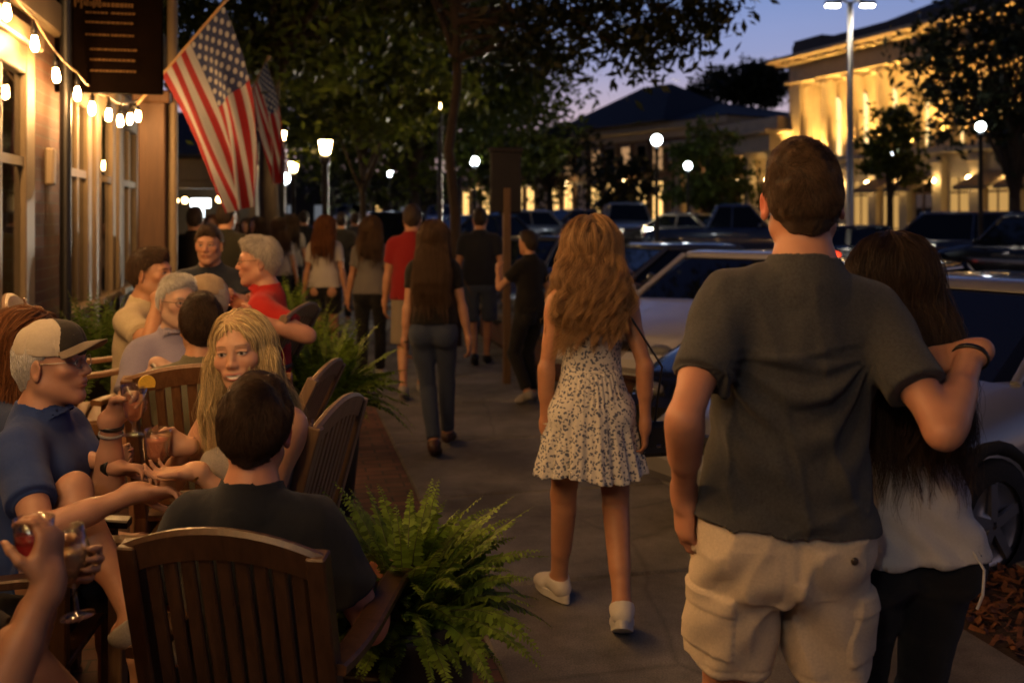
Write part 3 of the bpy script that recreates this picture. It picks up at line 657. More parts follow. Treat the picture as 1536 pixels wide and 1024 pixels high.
def wood_mat(name, c1, c2, rough=.45, axis='Z', sc=1.):
    if name in MATS: return MATS[name]
    m, n, l, b = nt(name); tc = n.new('ShaderNodeTexCoord'); mp = n.new('ShaderNodeMapping'); l.new(tc.outputs['Object'], mp.inputs[0])
    k = {'X': (1.5, 30, 30), 'Y': (30, 1.5, 30), 'Z': (30, 30, 1.5)}[axis]; mp.inputs['Scale'].default_value = [x*sc for x in k]
    t = n.new('ShaderNodeTexNoise'); t.inputs['Scale'].default_value = 1.5; t.inputs['Detail'].default_value = 8; t.inputs['Roughness'].default_value = .7; t.inputs['Distortion'].default_value = .6; l.new(mp.outputs[0], t.inputs[0])
    cr = n.new('ShaderNodeValToRGB'); cr.color_ramp.elements[0].position = .3; cr.color_ramp.elements[0].color = (*c1, 1); cr.color_ramp.elements[1].position = .7; cr.color_ramp.elements[1].color = (*c2, 1)
    l.new(t.outputs[0], cr.inputs[0]); l.new(cr.outputs[0], b.inputs['Base Color']); b.inputs['Roughness'].default_value = rough
    bp = n.new('ShaderNodeBump'); bp.inputs['Strength'].default_value = .25; bp.inputs['Distance'].default_value = .003; l.new(t.outputs[0], bp.inputs['Height']); l.new(bp.outputs[0], b.inputs['Normal']); MATS[name] = m; return m

M_cream = mat('cream_paint', (.23, .175, .105), .55, noise=.12, nscale=4, bump=.08, bscale=30)
M_white = mat('white_paint', (.75, .73, .68), .5, noise=.08, nscale=5)
M_brick = brick_mat('red_brick', (.12, .052, .028), (.07, .032, .02), (.10, .075, .055))
M_paver = brick_mat('paver_brick', (.17, .075, .045), (.10, .05, .033), (.05, .04, .03), flat=True, bw=.21, bh=.105)
M_wood = wood_mat('teak', (.030, .015, .008), (.075, .038, .020), .36)
M_dwood = wood_mat('dark_wood', (.05, .022, .010), (.11, .05, .02), .5)
M_pillar = wood_mat('pillar_wood', (.06, .026, .011), (.105, .05, .021), .6)
M_black = mat('black_metal', (.012, .012, .012), .4, spec=.5)
M_dark = mat('dark_glass', (.006, .007, .009), .05, spec=.8)
M_roof = mat('slate_roof', (.022, .024, .030), .7, noise=.3, nscale=3)
def concrete():
    m, n, l, b = nt('concrete'); tc = n.new('ShaderNodeTexCoord'); b.inputs['Roughness'].default_value = .75
    a = n.new('ShaderNodeTexNoise'); a.inputs['Scale'].default_value = 1.1; a.inputs['Detail'].default_value = 9; a.inputs['Roughness'].default_value = .68; l.new(tc.outputs['Object'], a.inputs[0])
    f = n.new('ShaderNodeTexNoise'); f.inputs['Scale'].default_value = 140; f.inputs['Detail'].default_value = 4; l.new(tc.outputs['Object'], f.inputs[0])
    cr = n.new('ShaderNodeValToRGB'); e = cr.color_ramp.elements; e[0].position = .38; e[0].color = (.078, .074, .070, 1); e[1].position = .62; e[1].color = (.23, .222, .212, 1); l.new(a.outputs[0], cr.inputs[0])
    mr = n.new('ShaderNodeMapRange'); mr.inputs[1].default_value = .35; mr.inputs[2].default_value = .65; mr.inputs[3].default_value = .72; mr.inputs[4].default_value = 1.2; l.new(f.outputs[0], mr.inputs[0])
    mx = n.new('ShaderNodeMix'); mx.data_type = 'RGBA'; mx.blend_type = 'MULTIPLY'; mx.inputs[0].default_value = 1; l.new(cr.outputs[0], mx.inputs[6]); l.new(mr.outputs[0], mx.inputs[7])
    v = n.new('ShaderNodeTexVoronoi'); v.feature = 'DISTANCE_TO_EDGE'; v.inputs['Scale'].default_value = .55; mpn = n.new('ShaderNodeTexNoise'); mpn.inputs['Scale'].default_value = 2.5; mpn.inputs['Detail'].default_value = 6
    l.new(tc.outputs['Object'], mpn.inputs[0]); va = n.new('ShaderNodeMix'); va.data_type = 'RGBA'; va.inputs[0].default_value = .12; l.new(tc.outputs['Object'], va.inputs[6]); l.new(mpn.outputs['Color'], va.inputs[7]); l.new(va.outputs[2], v.inputs[0])
    ck = n.new('ShaderNodeMapRange'); ck.inputs[1].default_value = .0; ck.inputs[2].default_value = .010; ck.inputs[3].default_value = .72; ck.inputs[4].default_value = 1; l.new(v.outputs[0], ck.inputs[0])
    m2 = n.new('ShaderNodeMix'); m2.data_type = 'RGBA'; m2.blend_type = 'MULTIPLY'; m2.inputs[0].default_value = 1; l.new(mx.outputs[2], m2.inputs[6]); l.new(ck.outputs[0], m2.inputs[7]); l.new(m2.outputs[2], b.inputs['Base Color'])
    bp = n.new('ShaderNodeBump'); bp.inputs['Strength'].default_value = .35; bp.inputs['Distance'].default_value = .004; l.new(f.outputs[0], bp.inputs['Height']); l.new(bp.outputs[0], b.inputs['Normal']); MATS['concrete'] = m; return m
M_conc = concrete()
M_asph = mat('asphalt', (.045, .043, .042), .6, noise=.35, nscale=30, bump=.5, bscale=220)

# ------------------------------------------------------------------ ground
def struct(o): o['kind'] = 'structure'; return o
def rise(Y): t = np.clip((Y-13)/47., 0, 1); return .95*t*t*(3-2*t)+.12*np.clip((Y-13)/20., 0, 1)          # the street climbs gently away from us
yy = np.concatenate([[-300, -20, 0, 10], np.linspace(13, 60, 26), [61, 120, 700]]); vs = [(x, y, ROAD+rise(y)) for y in yy for x in (-400, 400)]
struct(link('road', np_mesh('road', vs, [(2*i, 2*i+1, 2*i+3, 2*i+2) for i in range(len(yy)-1)]), M_asph))
g = MB()
for i in range(-5, 26): g.box((1.765, i*1.5+.75, -.15+rise(.97*(i*1.5+.75)+.3)), (1.955, 1.478, .30), bev=.012)
o = g.build('sidewalk', M_conc, rz=SA); struct(o)
g = MB(); g.box((-1.21, 2, -.153), (3.98, 22, .30))
for i in range(16): g.box((-1.21, 13.75+1.5*i, -.153+rise(.97*(13.75+1.5*i))), (3.98, 1.5, .30))
o = g.build('patio_paving', M_paver, rz=SA); struct(o)
g = MB()
for i in range(-8, 40): g.box((3.56, i+.5, -.15+rise(.97*i+1)), (.15, .992, .31), bev=.015)
struct(g.build('kerb', mat('kerb_stone', (.19, .175, .155), .8, noise=.3, nscale=12), rz=SA))
g = MB(); g.box((3.12, 3, -.166), (.72, 22, .30)); struct(g.build('planting_bed', mat('soil', (.045, .025, .016), .95, noise=.5, nscale=30, bump=.8, bscale=60), rz=SA))
# mulch: chips strewn over the bed
n = 9000; c = np.stack([rng.uniform(2.78, 3.47, n), rng.uniform(-1, 13, n), rng.uniform(-.014, .012, n)], 1); L = rng.uniform(.012, .045, (n, 1)); W = rng.uniform(.004, .011, (n, 1)); th = rng.uniform(0, 6.28, n); ph = rng.normal(0, .35, n)
d = np.stack([np.cos(th)*np.cos(ph), np.sin(th)*np.cos(ph), np.sin(ph)], 1)*L; e = np.stack([-np.sin(th), np.cos(th), rng.normal(0, .5, n)], 1)*W
v = np.stack([c-d-e, c+d-e, c+d+e, c-d+e], 1).reshape(-1, 3); q = np.arange(4*n).reshape(-1, 4)
o = link('mulch', np_mesh('mulch', v, q, False), mat('bark_mulch', (.16, .065, .03), .9, noise=.5, nscale=25), rz=SA); tag(o, 'red brown bark mulch strewn over the bed by the kerb', 'mulch', kind='stuff')
# low brick planter wall beside the pavement further along
t = thing('planter_wall', 'low red brick planter wall edging the pavement beyond the woman in the dress', 'wall', ST(0, 0), SA)
g = MB(); g.box((2.95, 11.9, .10), (.24, 5.4, .48)); g.box((3.4, 9.32, .10), (.66, .24, .48)); g.build('brick_wall', brick_mat('planter_brick', (.20, .085, .05), (.13, .055, .035), (.12, .09, .07)), t)
g = MB(); g.box((2.95, 11.9, .37), (.32, 5.46, .06), bev=.012); g.box((3.45, 9.32, .372), (.66, .32, .06), bev=.012); g.build('coping', mat('coping_stone', (.16, .12, .09), .8, noise=.3, nscale=9), t)

# ------------------------------------------------------------------ restaurant facade (left)
bld = thing('restaurant_building', 'brick restaurant front with cream window frames beside the patio tables', 'building', (0, 0, 0), SA)
FB = -1.62
wins = [(-5.4, -3.6), (-2.9, -1.1), (-.4, 1.4), (2.0, 3.8), (4.5, 7.0), (7.95, 8.95), (9.25, 10.15), (10.45, 11.75)]
g = MB(); edges = [-7.]+[x for w in wins for x in w]+[13.2]
for a0, a1 in zip(edges[0::2], edges[1::2]): g.box((FB-.15, (a0+a1)/2, 1.35), (.30, a1-a0, 2.9))
g.box((FB-.15, 3.1, 4.6), (.30, 20.2, 3.6))
for a0, a1 in wins: g.box((FB-.15, (a0+a1)/2, .45), (.299, a1-a0, 1.1))
g.build('brick_wall', M_brick, bld)
M_room = emis('lit_room', (1, .55, .20), .22); M_curt = mat('curtain', (.58, .52, .50), .9, noise=.15, nscale=8)
for i, (a0, a1) in enumerate(wins):
    w = .16 if a1-a0 < 1.2 else .22; g = MB(); z0, z1 = 1.0, 2.78
    for s_ in (a0, a1): g.box((FB-.015, s_+(w/2 if s_ == a0 else -w/2), (z0+z1)/2), (.09, w, z1-z0), bev=.008)
    g.box((FB-.015, (a0+a1)/2, z1-.09), (.088, a1-a0-2*w, .18), bev=.01); g.box((FB+.0, (a0+a1)/2, z0-.03), (.16, a1-a0+.12, .07), bev=.012)
    g.box((FB+.0, (a0+a1)/2, z1+.06), (.14, a1-a0+.16, .12), bev=.015)
    nm = max(1, round((a1-a0)/.62))
    for k in range(1, nm): g.box((FB-.01, a0+w+(a1-a0-2*w)*k/nm, (z0+z1)/2-.05), (.05, .06, z1-z0-.2))
    g.box((FB-.01, (a0+a1)/2, 2.05), (.051, a1-a0-2*w, .06))
    f = g.build('window', M_cream, bld)
    g = MB(); g.box((FB-.012, (a0+a1)/2, 1.87), (.012, a1-a0-2*w+.02, 1.72)); g.build('pane', glassm('window_glass', (.8, .8, .8), .02), f)
    g = MB(); g.box((FB-.29, (a0+a1)/2, 1.87), (.01, a1-a0, 1.75)); g.build('interior', M_room if i in (4, 7) else mat('dim_room', (.05, .04, .03), .8), f)
    if i == 5:
        g = MB(); K = 16; pts = [(FB-.16+.022*math.sin(k*1.5), a1-.16-k*.010) for k in range(K)]; vs = [(x, y, z) for x, y in pts for z in (1.0, 2.62)]
        g.add(vs, [(2*k, 2*k+2, 2*k+3, 2*k+1) for k in range(K-1)], True); g.build('curtain', M_curt, f)
    if i == 7:
        g = MB()
        for zz in (1.35, 1.7, 2.05, 2.4): g.box((FB-.2, (a0+a1)/2, zz), (.12, a1-a0-.2, .03))
        r_ = random.Random(4)
        for k in range(26): g.box((FB-.2, a0+.15+k*.04, (1.35, 1.7, 2.05)[k % 3]+.10), (.06, .03, r_.uniform(.1, .18)))
        g.build('shelf', M_wood, f)
for a, ww, dd in ((9.10, .13, .08), (10.30, .13, .08), (12.1, .13, .08), (-3.25, .3, .16), (-.75, .3, .16), (1.7, .3, .16), (4.15, .3, .16)):
    g = MB(); g.box((FB+.01, a, 1.45), (dd, ww, 2.9), bev=.015); g.build('pilaster', M_cream, bld)
g = MB(); g.box((FB+.10, 3.1, 3.6), (.5, 20.4, .16), bev=.02); g.box((FB+.02, 3.1, 3.1), (.10, 20.4, .22), bev=.01); g.build('cornice', M_cream, bld)
g = MB(); g.tube([(FB+.09, 7.62, -.0), (FB+.09, 7.62, 3.4)], .04, 10); g.build('drainpipe', M_black, bld)
g = MB(); g.box((FB+.03, 7.43, 2.05), (.06, .10, .26), bev=.015); wl = g.build('utility_box', mat('box_cream', (.3, .24, .16), .6), bld)
# porch post, its cap, the hanging sign board
pp = thing('porch_post', 'square brown timber porch post below the flag', 'post', (*P3(230, 400, 9.6)[:2], 0), SA)
g = MB(); g.box((0, 0, 1.40), (.25, .25, 2.80), bev=.012); g.build('shaft', M_pillar, pp)
g = MB(); g.box((0, 0, 2.85), (.34, .34, .12), bev=.015); g.build('cap', M_pillar, pp); g = MB(); g.box((0, 0, .1), (.32, .32, .2), bev=.015); g.build('plinth', M_pillar, pp)
g = MB(); g.tube([(.17, .05, 0), (.17, .05, 4.8)], .05, 10); g.build('downpipe', M_cream, pp)
sg = thing('hanging_sign', 'dark brown menu board with faint gold lines hanging over the string lights', 'sign', P3(158, 60, 7.25), SA)
g = MB(); g.box((0, 0, .30), (.80, .05, 1.38), bev=.008); g.build('board', mat('sign_board', (.003, .0016, .001), .95, spec=.02, noise=.25, nscale=6), sg)
g = MB(); r_ = random.Random(2)
for k, z in enumerate((.92, .80, .69, .60, .25, .19, .12, .03, -.075, -.15, -.23)):
    for x0, x1 in (((-.13, .03), (.045, .21)) if k < 8 else ((-.10, .21),)):
        x = x0
        while x < x1-.01: w = r_.uniform(.008, .03); g.box((x+w/2, -.027, z), (w, .004, .016 if k != 4 else .03)); x += w+.006
for k in range(9): g.box((-.20+k*.021, -.027, .26+.012*math.sin(k*2)), (.013, .004, .05+.02*math.cos(k*3)))
g.build('lettering', mat('sign_gold', (.07, .038, .016), .7, spec=.1), sg)
g = MB(); g.tube([(-.36, 0, 1.0), (-.36, 0, 1.6)], .012); g.tube([(.36, 0, 1.0), (.36, 0, 1.6)], .012); g.tube([(-.7, 0, 1.6), (.44, 0, 1.6)], .02); g.build('bracket', M_black, sg)

# ------------------------------------------------------------------ string lights: the string runs on past the camera, with an unseen swag added over the patio for light
BX = [(10, 15, 5.5), (52, 62, 5.95), (84, 110, 6.4), (116, 138, 6.85), (138, 160, 7.3), (163, 170, 7.75), (180, 179, 8.2), (195, 176, 8.6), (207, 172, 9.0)]
bulbs = [P3(*b) for b in BX]; back = [V(-2.50, 4.9, 2.98), V(-2.12, 4.25, 3.12), V(-1.78, 3.55, 3.12), V(-1.50, 2.8, 3.08), V(-1.30, 2.0, 3.08), V(-1.15, 1.2, 3.12), V(-1.05, .4, 3.2), V(-.98, -.5, 3.3)]
for k in range(9):
    a = 5.0-.62*k; f = (k % 9)/8.; back.append(ST(a, -1.44, 3.0-.28*(1-(2*f-1)**2)))
M_bulb = emis('bulb_glow', (1., .52, .18), 540)
sl = thing('string_lights', 'string of bare warm bulbs along the restaurant front, with an added unseen swag over the patio', 'string lights', bulbs[0])
O = V(*sl.location)
def wire_top(p): return p-O+V(0, 0, .135)
pts = [wire_top(p) for p in back[::-1]]+[wire_top(p) for p in bulbs]; pts.append(P3(205, 150, 9.15)-O); fine = []
for i in range(len(pts)-1):
    for t in np.linspace(0, 1, 5)[:-1]: fine.append(pts[i]*(1-t)+pts[i+1]*t-V(0, 0, .012*math.sin(t*math.pi)))
g = MB(); g.tube(fine+[pts[-1]], .0085, 6); g.build('wire', mat('wire_rubber', (.30, .20, .10), .5), sl)
bulb0 = None
for p in [*bulbs, *back]:
    if bulb0 is None:
        g = MB(); g.lathe([(.0005, -.062), (.011, -.059), (.0185, -.048), (.0225, -.030), (.021, -.008), (.016, .016), (.013, .030)], n=12); bulb0 = g.build('bulb', M_bulb, sl)
        g = MB(); g.lathe([(.0005, .030), (.017, .030), (.018, .075), (.010, .085), (.004, .13), (.0005, .14)], n=10); s0 = g.build('socket', M_black, bulb0); b = bulb0
    else: b = copy_tree(bulb0, sl)
    b.location = p-O
    if b is not bulb0 and (p is back[0] or True): b.rotation_euler = (random.uniform(-.08, .08), random.uniform(-.08, .08), 0)

# ------------------------------------------------------------------ flags
def flag_mat():
    m, n, l, b = nt('flag_cloth'); uv = n.new('ShaderNodeUVMap'); uv.uv_map = 'UV'; sp = n.new('ShaderNodeSeparateXYZ'); l.new(uv.outputs[0], sp.inputs[0])
    def mth(op, a, bb=None, c=None):
        k = n.new('ShaderNodeMath'); k.operation = op
        for i, x in enumerate((a, bb, c)):
            if x is None: continue
            if isinstance(x, (int, float)): k.inputs[i].default_value = x
            else: l.new(x, k.inputs[i])
        return k.outputs[0]
    u, v = sp.outputs[0], sp.outputs[1]
    red = mth('LESS_THAN', mth('MODULO', mth('MULTIPLY', v, 13.), 2.), 1.)     # v=0 bottom stripe red
    can = mth('MULTIPLY', mth('LESS_THAN', u, .40), mth('GREATER_THAN', v, 6/13))
    cu = mth('MULTIPLY', u, 11/.40); cv = mth('MULTIPLY', mth('SUBTRACT', v, 6/13), 9/(7/13))
    iu, iv = mth('FLOOR', cu), mth('FLOOR', cv); par = mth('LESS_THAN', mth('MODULO', mth('ADD', iu, iv), 2.), .5)
    du, dv = mth('SUBTRACT', mth('SUBTRACT', cu, iu), .5), mth('SUBTRACT', mth('SUBTRACT', cv, iv), .5)
    star = mth('MULTIPLY', mth('LESS_THAN', mth('ADD', mth('MULTIPLY', du, du), mth('MULTIPLY', dv, dv)), .17), par)
    def mix(f, a, bb):
        k = n.new('ShaderNodeMix'); k.data_type = 'RGBA'; l.new(f, k.inputs[0])
        for i, x in ((6, a), (7, bb)):
            if isinstance(x, tuple): k.inputs[i].default_value = (*x, 1)
            else: l.new(x, k.inputs[i])
        return k.outputs[2]
    W = (.30, .295, .30); c = mix(can, mix(red, W, (.21, .010, .014)), mix(star, (.018, .028, .085), W)); l.new(c, b.inputs['Base Color']); b.inputs['Roughness'].default_value = .8
    t = n.new('ShaderNodeBsdfTranslucent'); l.new(c, t.inputs[0]); ms = n.new('ShaderNodeMixShader'); ms.inputs[0].default_value = .35; l.new(b.outputs[0], ms.inputs[1]); l.new(t.outputs[0], ms.inputs[2]); l.new(ms.outputs[0], n['Material Output'].inputs[0])
    return m
M_flag = flag_mat()
def flag(label, h0, h1, low, tip, basep, seed, sway):
    """h0 lower hoist corner, h1 upper hoist corner, low = where the fly's lower corner hangs"""
    r = thing('flag_on_pole', label, 'flag', basep, 0, 'flags flying from the front'); O = V(*basep); h0, h1, low, tip = h0-O, h1-O, low-O, tip-O
    nu, nv = 60, 40; vs, uv = [], []; ax = nrm(h1-h0); Lh = np.linalg.norm(h1-h0); out = nrm(np.cross(ax, low-h0))
    for j in range(nv+1):
        v = j/nv
        for i in range(nu+1):
            u = i/nu; a = h0+(h1-h0)*v; b = low+(h1-h0)*v*V(.22, .3, .12)+V(.10*v, 0, -.02*v)    # fly edge gathered together
            c = a*(1-u)+b*u; bow = math.sin(math.pi*u)*.12*v; c = c+V(bow*sway, 0, bow*.5)
            amp = .055*u**.8; c = c+out*amp*(math.sin(v*13+u*3+seed)+.5*math.sin(v*24-u*5+seed*2))+V(amp*.35*math.sin(v*11+u*4+seed), 0, 0)
            vs.append(c); uv.append((u, v))
    q = np.array([(j*(nu+1)+i, j*(nu+1)+i+1, (j+1)*(nu+1)+i+1, (j+1)*(nu+1)+i) for j in range(nv) for i in range(nu)])
    me = np_mesh('flag', vs, q); l = me.uv_layers.new(name='UV'); l.data.foreach_set('uv', np.array(uv, np.float32)[q.ravel()].ravel()); link('flag', me, M_flag, r)
    g = MB(); g.tube([(0, 0, 0), tip], .013, 8); g.build('flagpole', mat('pole_wood', (.40, .25, .11), .4), r)
    g = MB(); g.ball(tip, .028, 10); g.build('finial', mat('brass', (.6, .4, .15), .3, 1), r); g = MB(); g.ball((0, 0, 0), .035, 8); g.build('bracket', M_black, r); return r
flag('larger stars and stripes flag hanging from a pole on the porch post', P3(243, 115, 8.7), P3(336, 8, 8.5), P3(346, 318, 8.75), P3(350, -12, 8.47), P3(203, 160, 8.8), 1., .9)
flag('smaller stars and stripes flag hanging further along the front', P3(376, 138, 12.7), P3(399, 92, 12.5), P3(412, 276, 12.8), P3(403, 86, 12.5), P3(360, 168, 12.8), 2.6, .6)

# ------------------------------------------------------------------ porch building further along
pb = thing('porch_building', 'cream porch with lit entrance beyond the flags', 'building', P3(292, 330, 17)*V(1, 1, 0), SA*.4)
g = MB(); g.box((0, 0, 2.53), (1.75, .14, .42), bev=.02); g.box((0, .05, 2.26), (1.70, .2, .14), bev=.01); g.build('fascia', M_cream, pb)
for x in (-.56, .52):
    g = MB(); g.box((x, .05, 1.1), (.14, .14, 2.2), bev=.01); g.box((x, .05, .2), (.2, .2, .4), bev=.01); g.build('porch_column', M_cream, pb)
g = MB(); g.add([(-1.0, -.3, 2.76), (1.0, -.3, 2.76), (1.0, 2.5, 3.75), (-1.0, 2.5, 3.75), (-1, -.3, 2.70), (1, -.3, 2.70), (1, 2.5, 2.70), (-1, 2.5, 2.70)], [(0, 1, 2, 3), (4, 7, 6, 5), (0, 4, 5, 1), (1, 5, 6, 2), (2, 6, 7, 3), (3, 7, 4, 0)]); g.build('roof', M_roof, pb)
g = MB(); g.box((0, 2.3, 1.3), (2, .15, 2.7)); g.box((-.95, 1.2, 1.3), (.12, 2.2, 2.6)); g.box((.95, 1.2, 1.3), (.12, 2.2, 2.6)); g.build('wall', M_cream, pb)
g = MB(); g.box((-.02, .55, 1.95), (.34, .05, .16), bev=.01); g.box((-.02, .55, 1.80), (.12, .05, .2), bev=.01); g.build('backlit_sign', emis('sign_white', (.85, .95, 1), 7), pb)
for x in (-.38, .36, -.22):
    g = MB(); g.ball((x, .25, 2.0+.03*x), .055, 10); g.build('lamp', emis('warm_lamp', (1, .62, .25), 22), pb)

# ------------------------------------------------------------------ street lamps
M_wglobe = emis('cool_globe', (.86, .95, 1), 30); M_lant = emis('warm_lantern', (1, .62, .24), 120)
def street_lamp(px, py, Y, r, warm, label, lantern=False, arm=0):
    r *= .8 if not lantern else .95; c = P3(px, py, Y); t = thing('street_lamp', label, 'street lamp', (c[0], c[1], ROAD), 0, 'lit street lamps'); z = c[2]-ROAD
    g = MB(); zb = z-r*1.2; g.lathe([(.16, 0), (.16, .25), (.09, .45), (.055, .6), (.045, zb-.15), (.07, zb-.1), (.07, zb-.02), (.03, zb)], n=12)
    g.build('pole', M_black, t); g = MB()
    if lantern:
        g.lathe([(.001, z-r), (r*.62, z-r), (r*.95, z+r*.8), (.001, z+r*.8)], n=6); g.build('lantern', M_lant if warm else M_wglobe, t)
        g = MB(); g.lathe([(.001, z+r*1.5), (r*.3, z+r*1.3), (r*1.15, z+r*.85), (r*1.1, z+r*.80), (.001, z+r*.82)], n=6); g.build('cap', M_black, t)
    else:
        g.ball((0, 0, z), r, 14); g.build('globe', M_lant if warm else M_wglobe, t); g = MB(); g.lathe([(.001, z+r*1.35), (r*.35, z+r*1.1), (r*.45, z+r*.92), (.001, z+r*.92)], n=10); g.build('cap', M_black, t)
for a in ((488, 220, 14, .105, 1, 'warm street lantern nearest the flags, the brightest one under the trees', True), (440, 250, 20, .105, 1, 'warm street lantern just above the white lamp cluster', True), (427, 268, 22, .15, 0, 'cool white lamp beside the smaller flag, low over the crowd'),
          (423, 203, 15, .07, 1, 'small warm lantern high beside the left tree trunk', True), (712, 242, 28, .155, 0, 'cool white globe lamp behind the dark trunk'), (985, 210, 26, .175, 0, 'cool white globe lamp in front of the long brick building'),
          (1032, 249, 34, .165, 0, 'cool white globe lamp beside the lit green tree'), (1471, 190, 22, .125, 0, 'cool white globe lamp among the right hand tree leaves'), (660, 157, 20, .09, 1, 'small amber lamp high against the dark trunk'),
          (586, 261, 42, .165, 0, 'far white globe lamp over the oncoming headlights'), (543, 268, 46, .13, 0, 'farthest pale globe lamp left of the thin tan trunk'), (1338, 231, 33, .10, 0, 'small white lamp behind the slim young tree')):
    street_lamp(*a)
added_lamp = thing('street_lamp', 'warm street lantern added out of view behind the viewpoint by the patio', 'street lamp', (-1.0, -1.75, 0), 0, 'lit street lamps'); z = 3.35  # added out of view to light the couple and walkers from behind
g = MB(); g.lathe([(.16, 0), (.16, .25), (.09, .45), (.055, .6), (.045, z-.3), (.07, z-.25), (.07, z-.2), (.03, z-.17)], n=12); g.build('pole', M_black, added_lamp)
g = MB(); g.lathe([(.001, z-.17), (.10, z-.17), (.16, z+.13), (.001, z+.13)], n=6); g.build('lantern', emis('added_lantern', (1, .84, .66), 72), added_lamp)
g = MB(); g.lathe([(.001, z+.26), (.05, z+.23), (.19, z+.15), (.18, z+.135), (.001, z+.14)], n=6); g.build('cap', M_black, added_lamp)
t = thing('tall_street_light', 'tall steel twin headed street light in front of the hall', 'street light', (*P3(1275, 330, 24)[:2], ROAD))
g = MB(); zt = 7.0; g.lathe([(.2, 0), (.2, .1), (.10, .15), (.085, 1.), (.065, zt), (.001, zt)], n=12); g.build('pole', mat('galvanised', (.45, .43, .40), .35, .8), t)
for s_ in (-1, 1):
    g = MB(); g.tube([(0, 0, zt-.05), (s_*.15, 0, zt+.05), (s_*.38, 0, zt+.02)], .035); h = g.build('arm', mat('galvanised', (.45, .43, .40), .35, .8), t)
    g = MB(); g.box((s_*.42, 0, zt-.01), (.36, .16, .09), bev=.02); g.build('lamp_housing', M_black, h); g = MB(); g.box((s_*.42, 0, zt-.085), (.30, .13, .05), bev=.01); g.build('lamp', emis('led', (1, .9, .75), 60), h)
t = street_lamp(768-1493*.25/2.9, 326, 2.9, .12, 1, 'warm lantern behind the viewer on the same pavement', True) if False else None
# timber sign post with a dark sign seen from behind
t = thing('sign_post', 'square tan timber post carrying a dark board beside the navy shirted man', 'sign', (*P3(760, 330, 10.2)[:2], 0), SA)
g = MB(); g.box((0, 0, 1.0), (.075, .075, 2.0), bev=.006); g.build('post', wood_mat('tan_post', (.11, .06, .028), (.18, .11, .05), .7), t)
g = MB(); g.box((-.01, -.0, 2.06), (.32, .05, .62), bev=.01); g.box((-.01, 0, 2.39), (.36, .08, .05), bev=.01); g.build('board', mat('sign_back', (.012, .010, .009), .7, noise=.2, nscale=8), t)

# ------------------------------------------------------------------ the lit hall (right) and its wing
E_ = nrm(V(.339, -.941, 0)); N_ = nrm(V(-.941, -.339, 0)); HA = V(13.8, 50, 0); HR = np.column_stack([E_, -N_, V(0, 0, 1)]); hrz = math.atan2(E_[1], E_[0])
hall = thing('civic_hall', 'floodlit cream classical hall with columns and a heavy cornice', 'building', HA, hrz)     # local x along the front, -y towards the street
M_stone = mat('limestone', (.55, .44, .27), .75, noise=.15, nscale=1.5, bump=.1, bscale=12)
LEN = 26; sp = 1.95; xs = [.55+sp*k for k in range(14)]
g = MB(); g.box((LEN/2, 4.9, 2.1), (LEN, 9, 4.44)); g.box((LEN/2, 5.6, 6.5), (LEN-.2, 7.6, 4.2)); g.box((.35, 1.2, 6.3), (.9, 2.0, 4.0)); g.build('wall', M_stone, hall)
g = MB(); g.box((LEN/2, 4.65, 4.42), (LEN+.3, 9.5, .28), bev=.04); g.box((LEN/2, 4.8, 8.85), (LEN+.2, 9.2, .95), bev=.03); g.box((LEN/2, 4.7, 8.42), (LEN+.3, 9.5, .12), bev=.02); g.build('entablature', M_stone, hall)
g = MB(); g.box((LEN/2, 4.4, 9.52), (LEN+1.6, 10.4, .22), bev=.06); g.box((LEN/2, 4.55, 9.36), (LEN+1.0, 9.9, .14), bev=.03)
for k in range(36): g.box((.2+.72*k, -.35, 9.30), (.3, .5, .14))
g.build('cornice', M_stone, hall)
g = MB(); g.box((LEN/2, 4.7, 9.95), (LEN-.2, 8.9, .66)); g.box((1.2, 4.7, 10.2), (2.2, 8.7, .62)); g.add([(5, .6, 10.25), (LEN, .6, 10.25), (LEN, 9, 10.25), (5, 9, 10.25), (9, 4.8, 12.2), (LEN-4, 4.8, 12.2)], [(0, 1, 5, 4), (1, 2, 5), (2, 3, 4, 5), (3, 0, 4)]); g.build('roof', M_roof, hall)
c0 = None
for x in xs:
    if c0 is None:
        g = MB(); g.lathe([(.001, 4.56), (.46, 4.56), (.46, 4.68), (.40, 4.74), (.37, 4.82), (.385, 6), (.33, 8.0), (.36, 8.06), (.36, 8.12), (.45, 8.22), (.001, 8.22)], n=18); g.box((0, 0, 8.29), (.95, .95, .14)); c0 = g.build('column', M_stone, hall); c = c0
    else: c = c0.copy(); COL.objects.link(c)
    c.location = (x, .62, 0)
for k in range(13):
    x = xs[k]+sp/2; g = MB(); zt = 7.2
    poly = [(-.42, 4.7), (.42, 4.7)]+[(.42*math.cos(t_), zt+.42*math.sin(t_)) for t_ in np.linspace(0, math.pi, 10)]
    R = np.column_stack([V(1, 0, 0), V(0, 0, 1), V(0, -1, 0)]); g.prism(poly, -.03, .05, R, (x, 1.75, 0)); w = g.build('window', emis('hall_window', (1, .66, .26), 2.0), hall)
    g = MB(); g.box((x, 1.66, 5.9), (.05, .06, 2.5)); g.box((x, 1.66, 6.4), (.84, .055, .05)); g.build('mullion', M_stone, w)
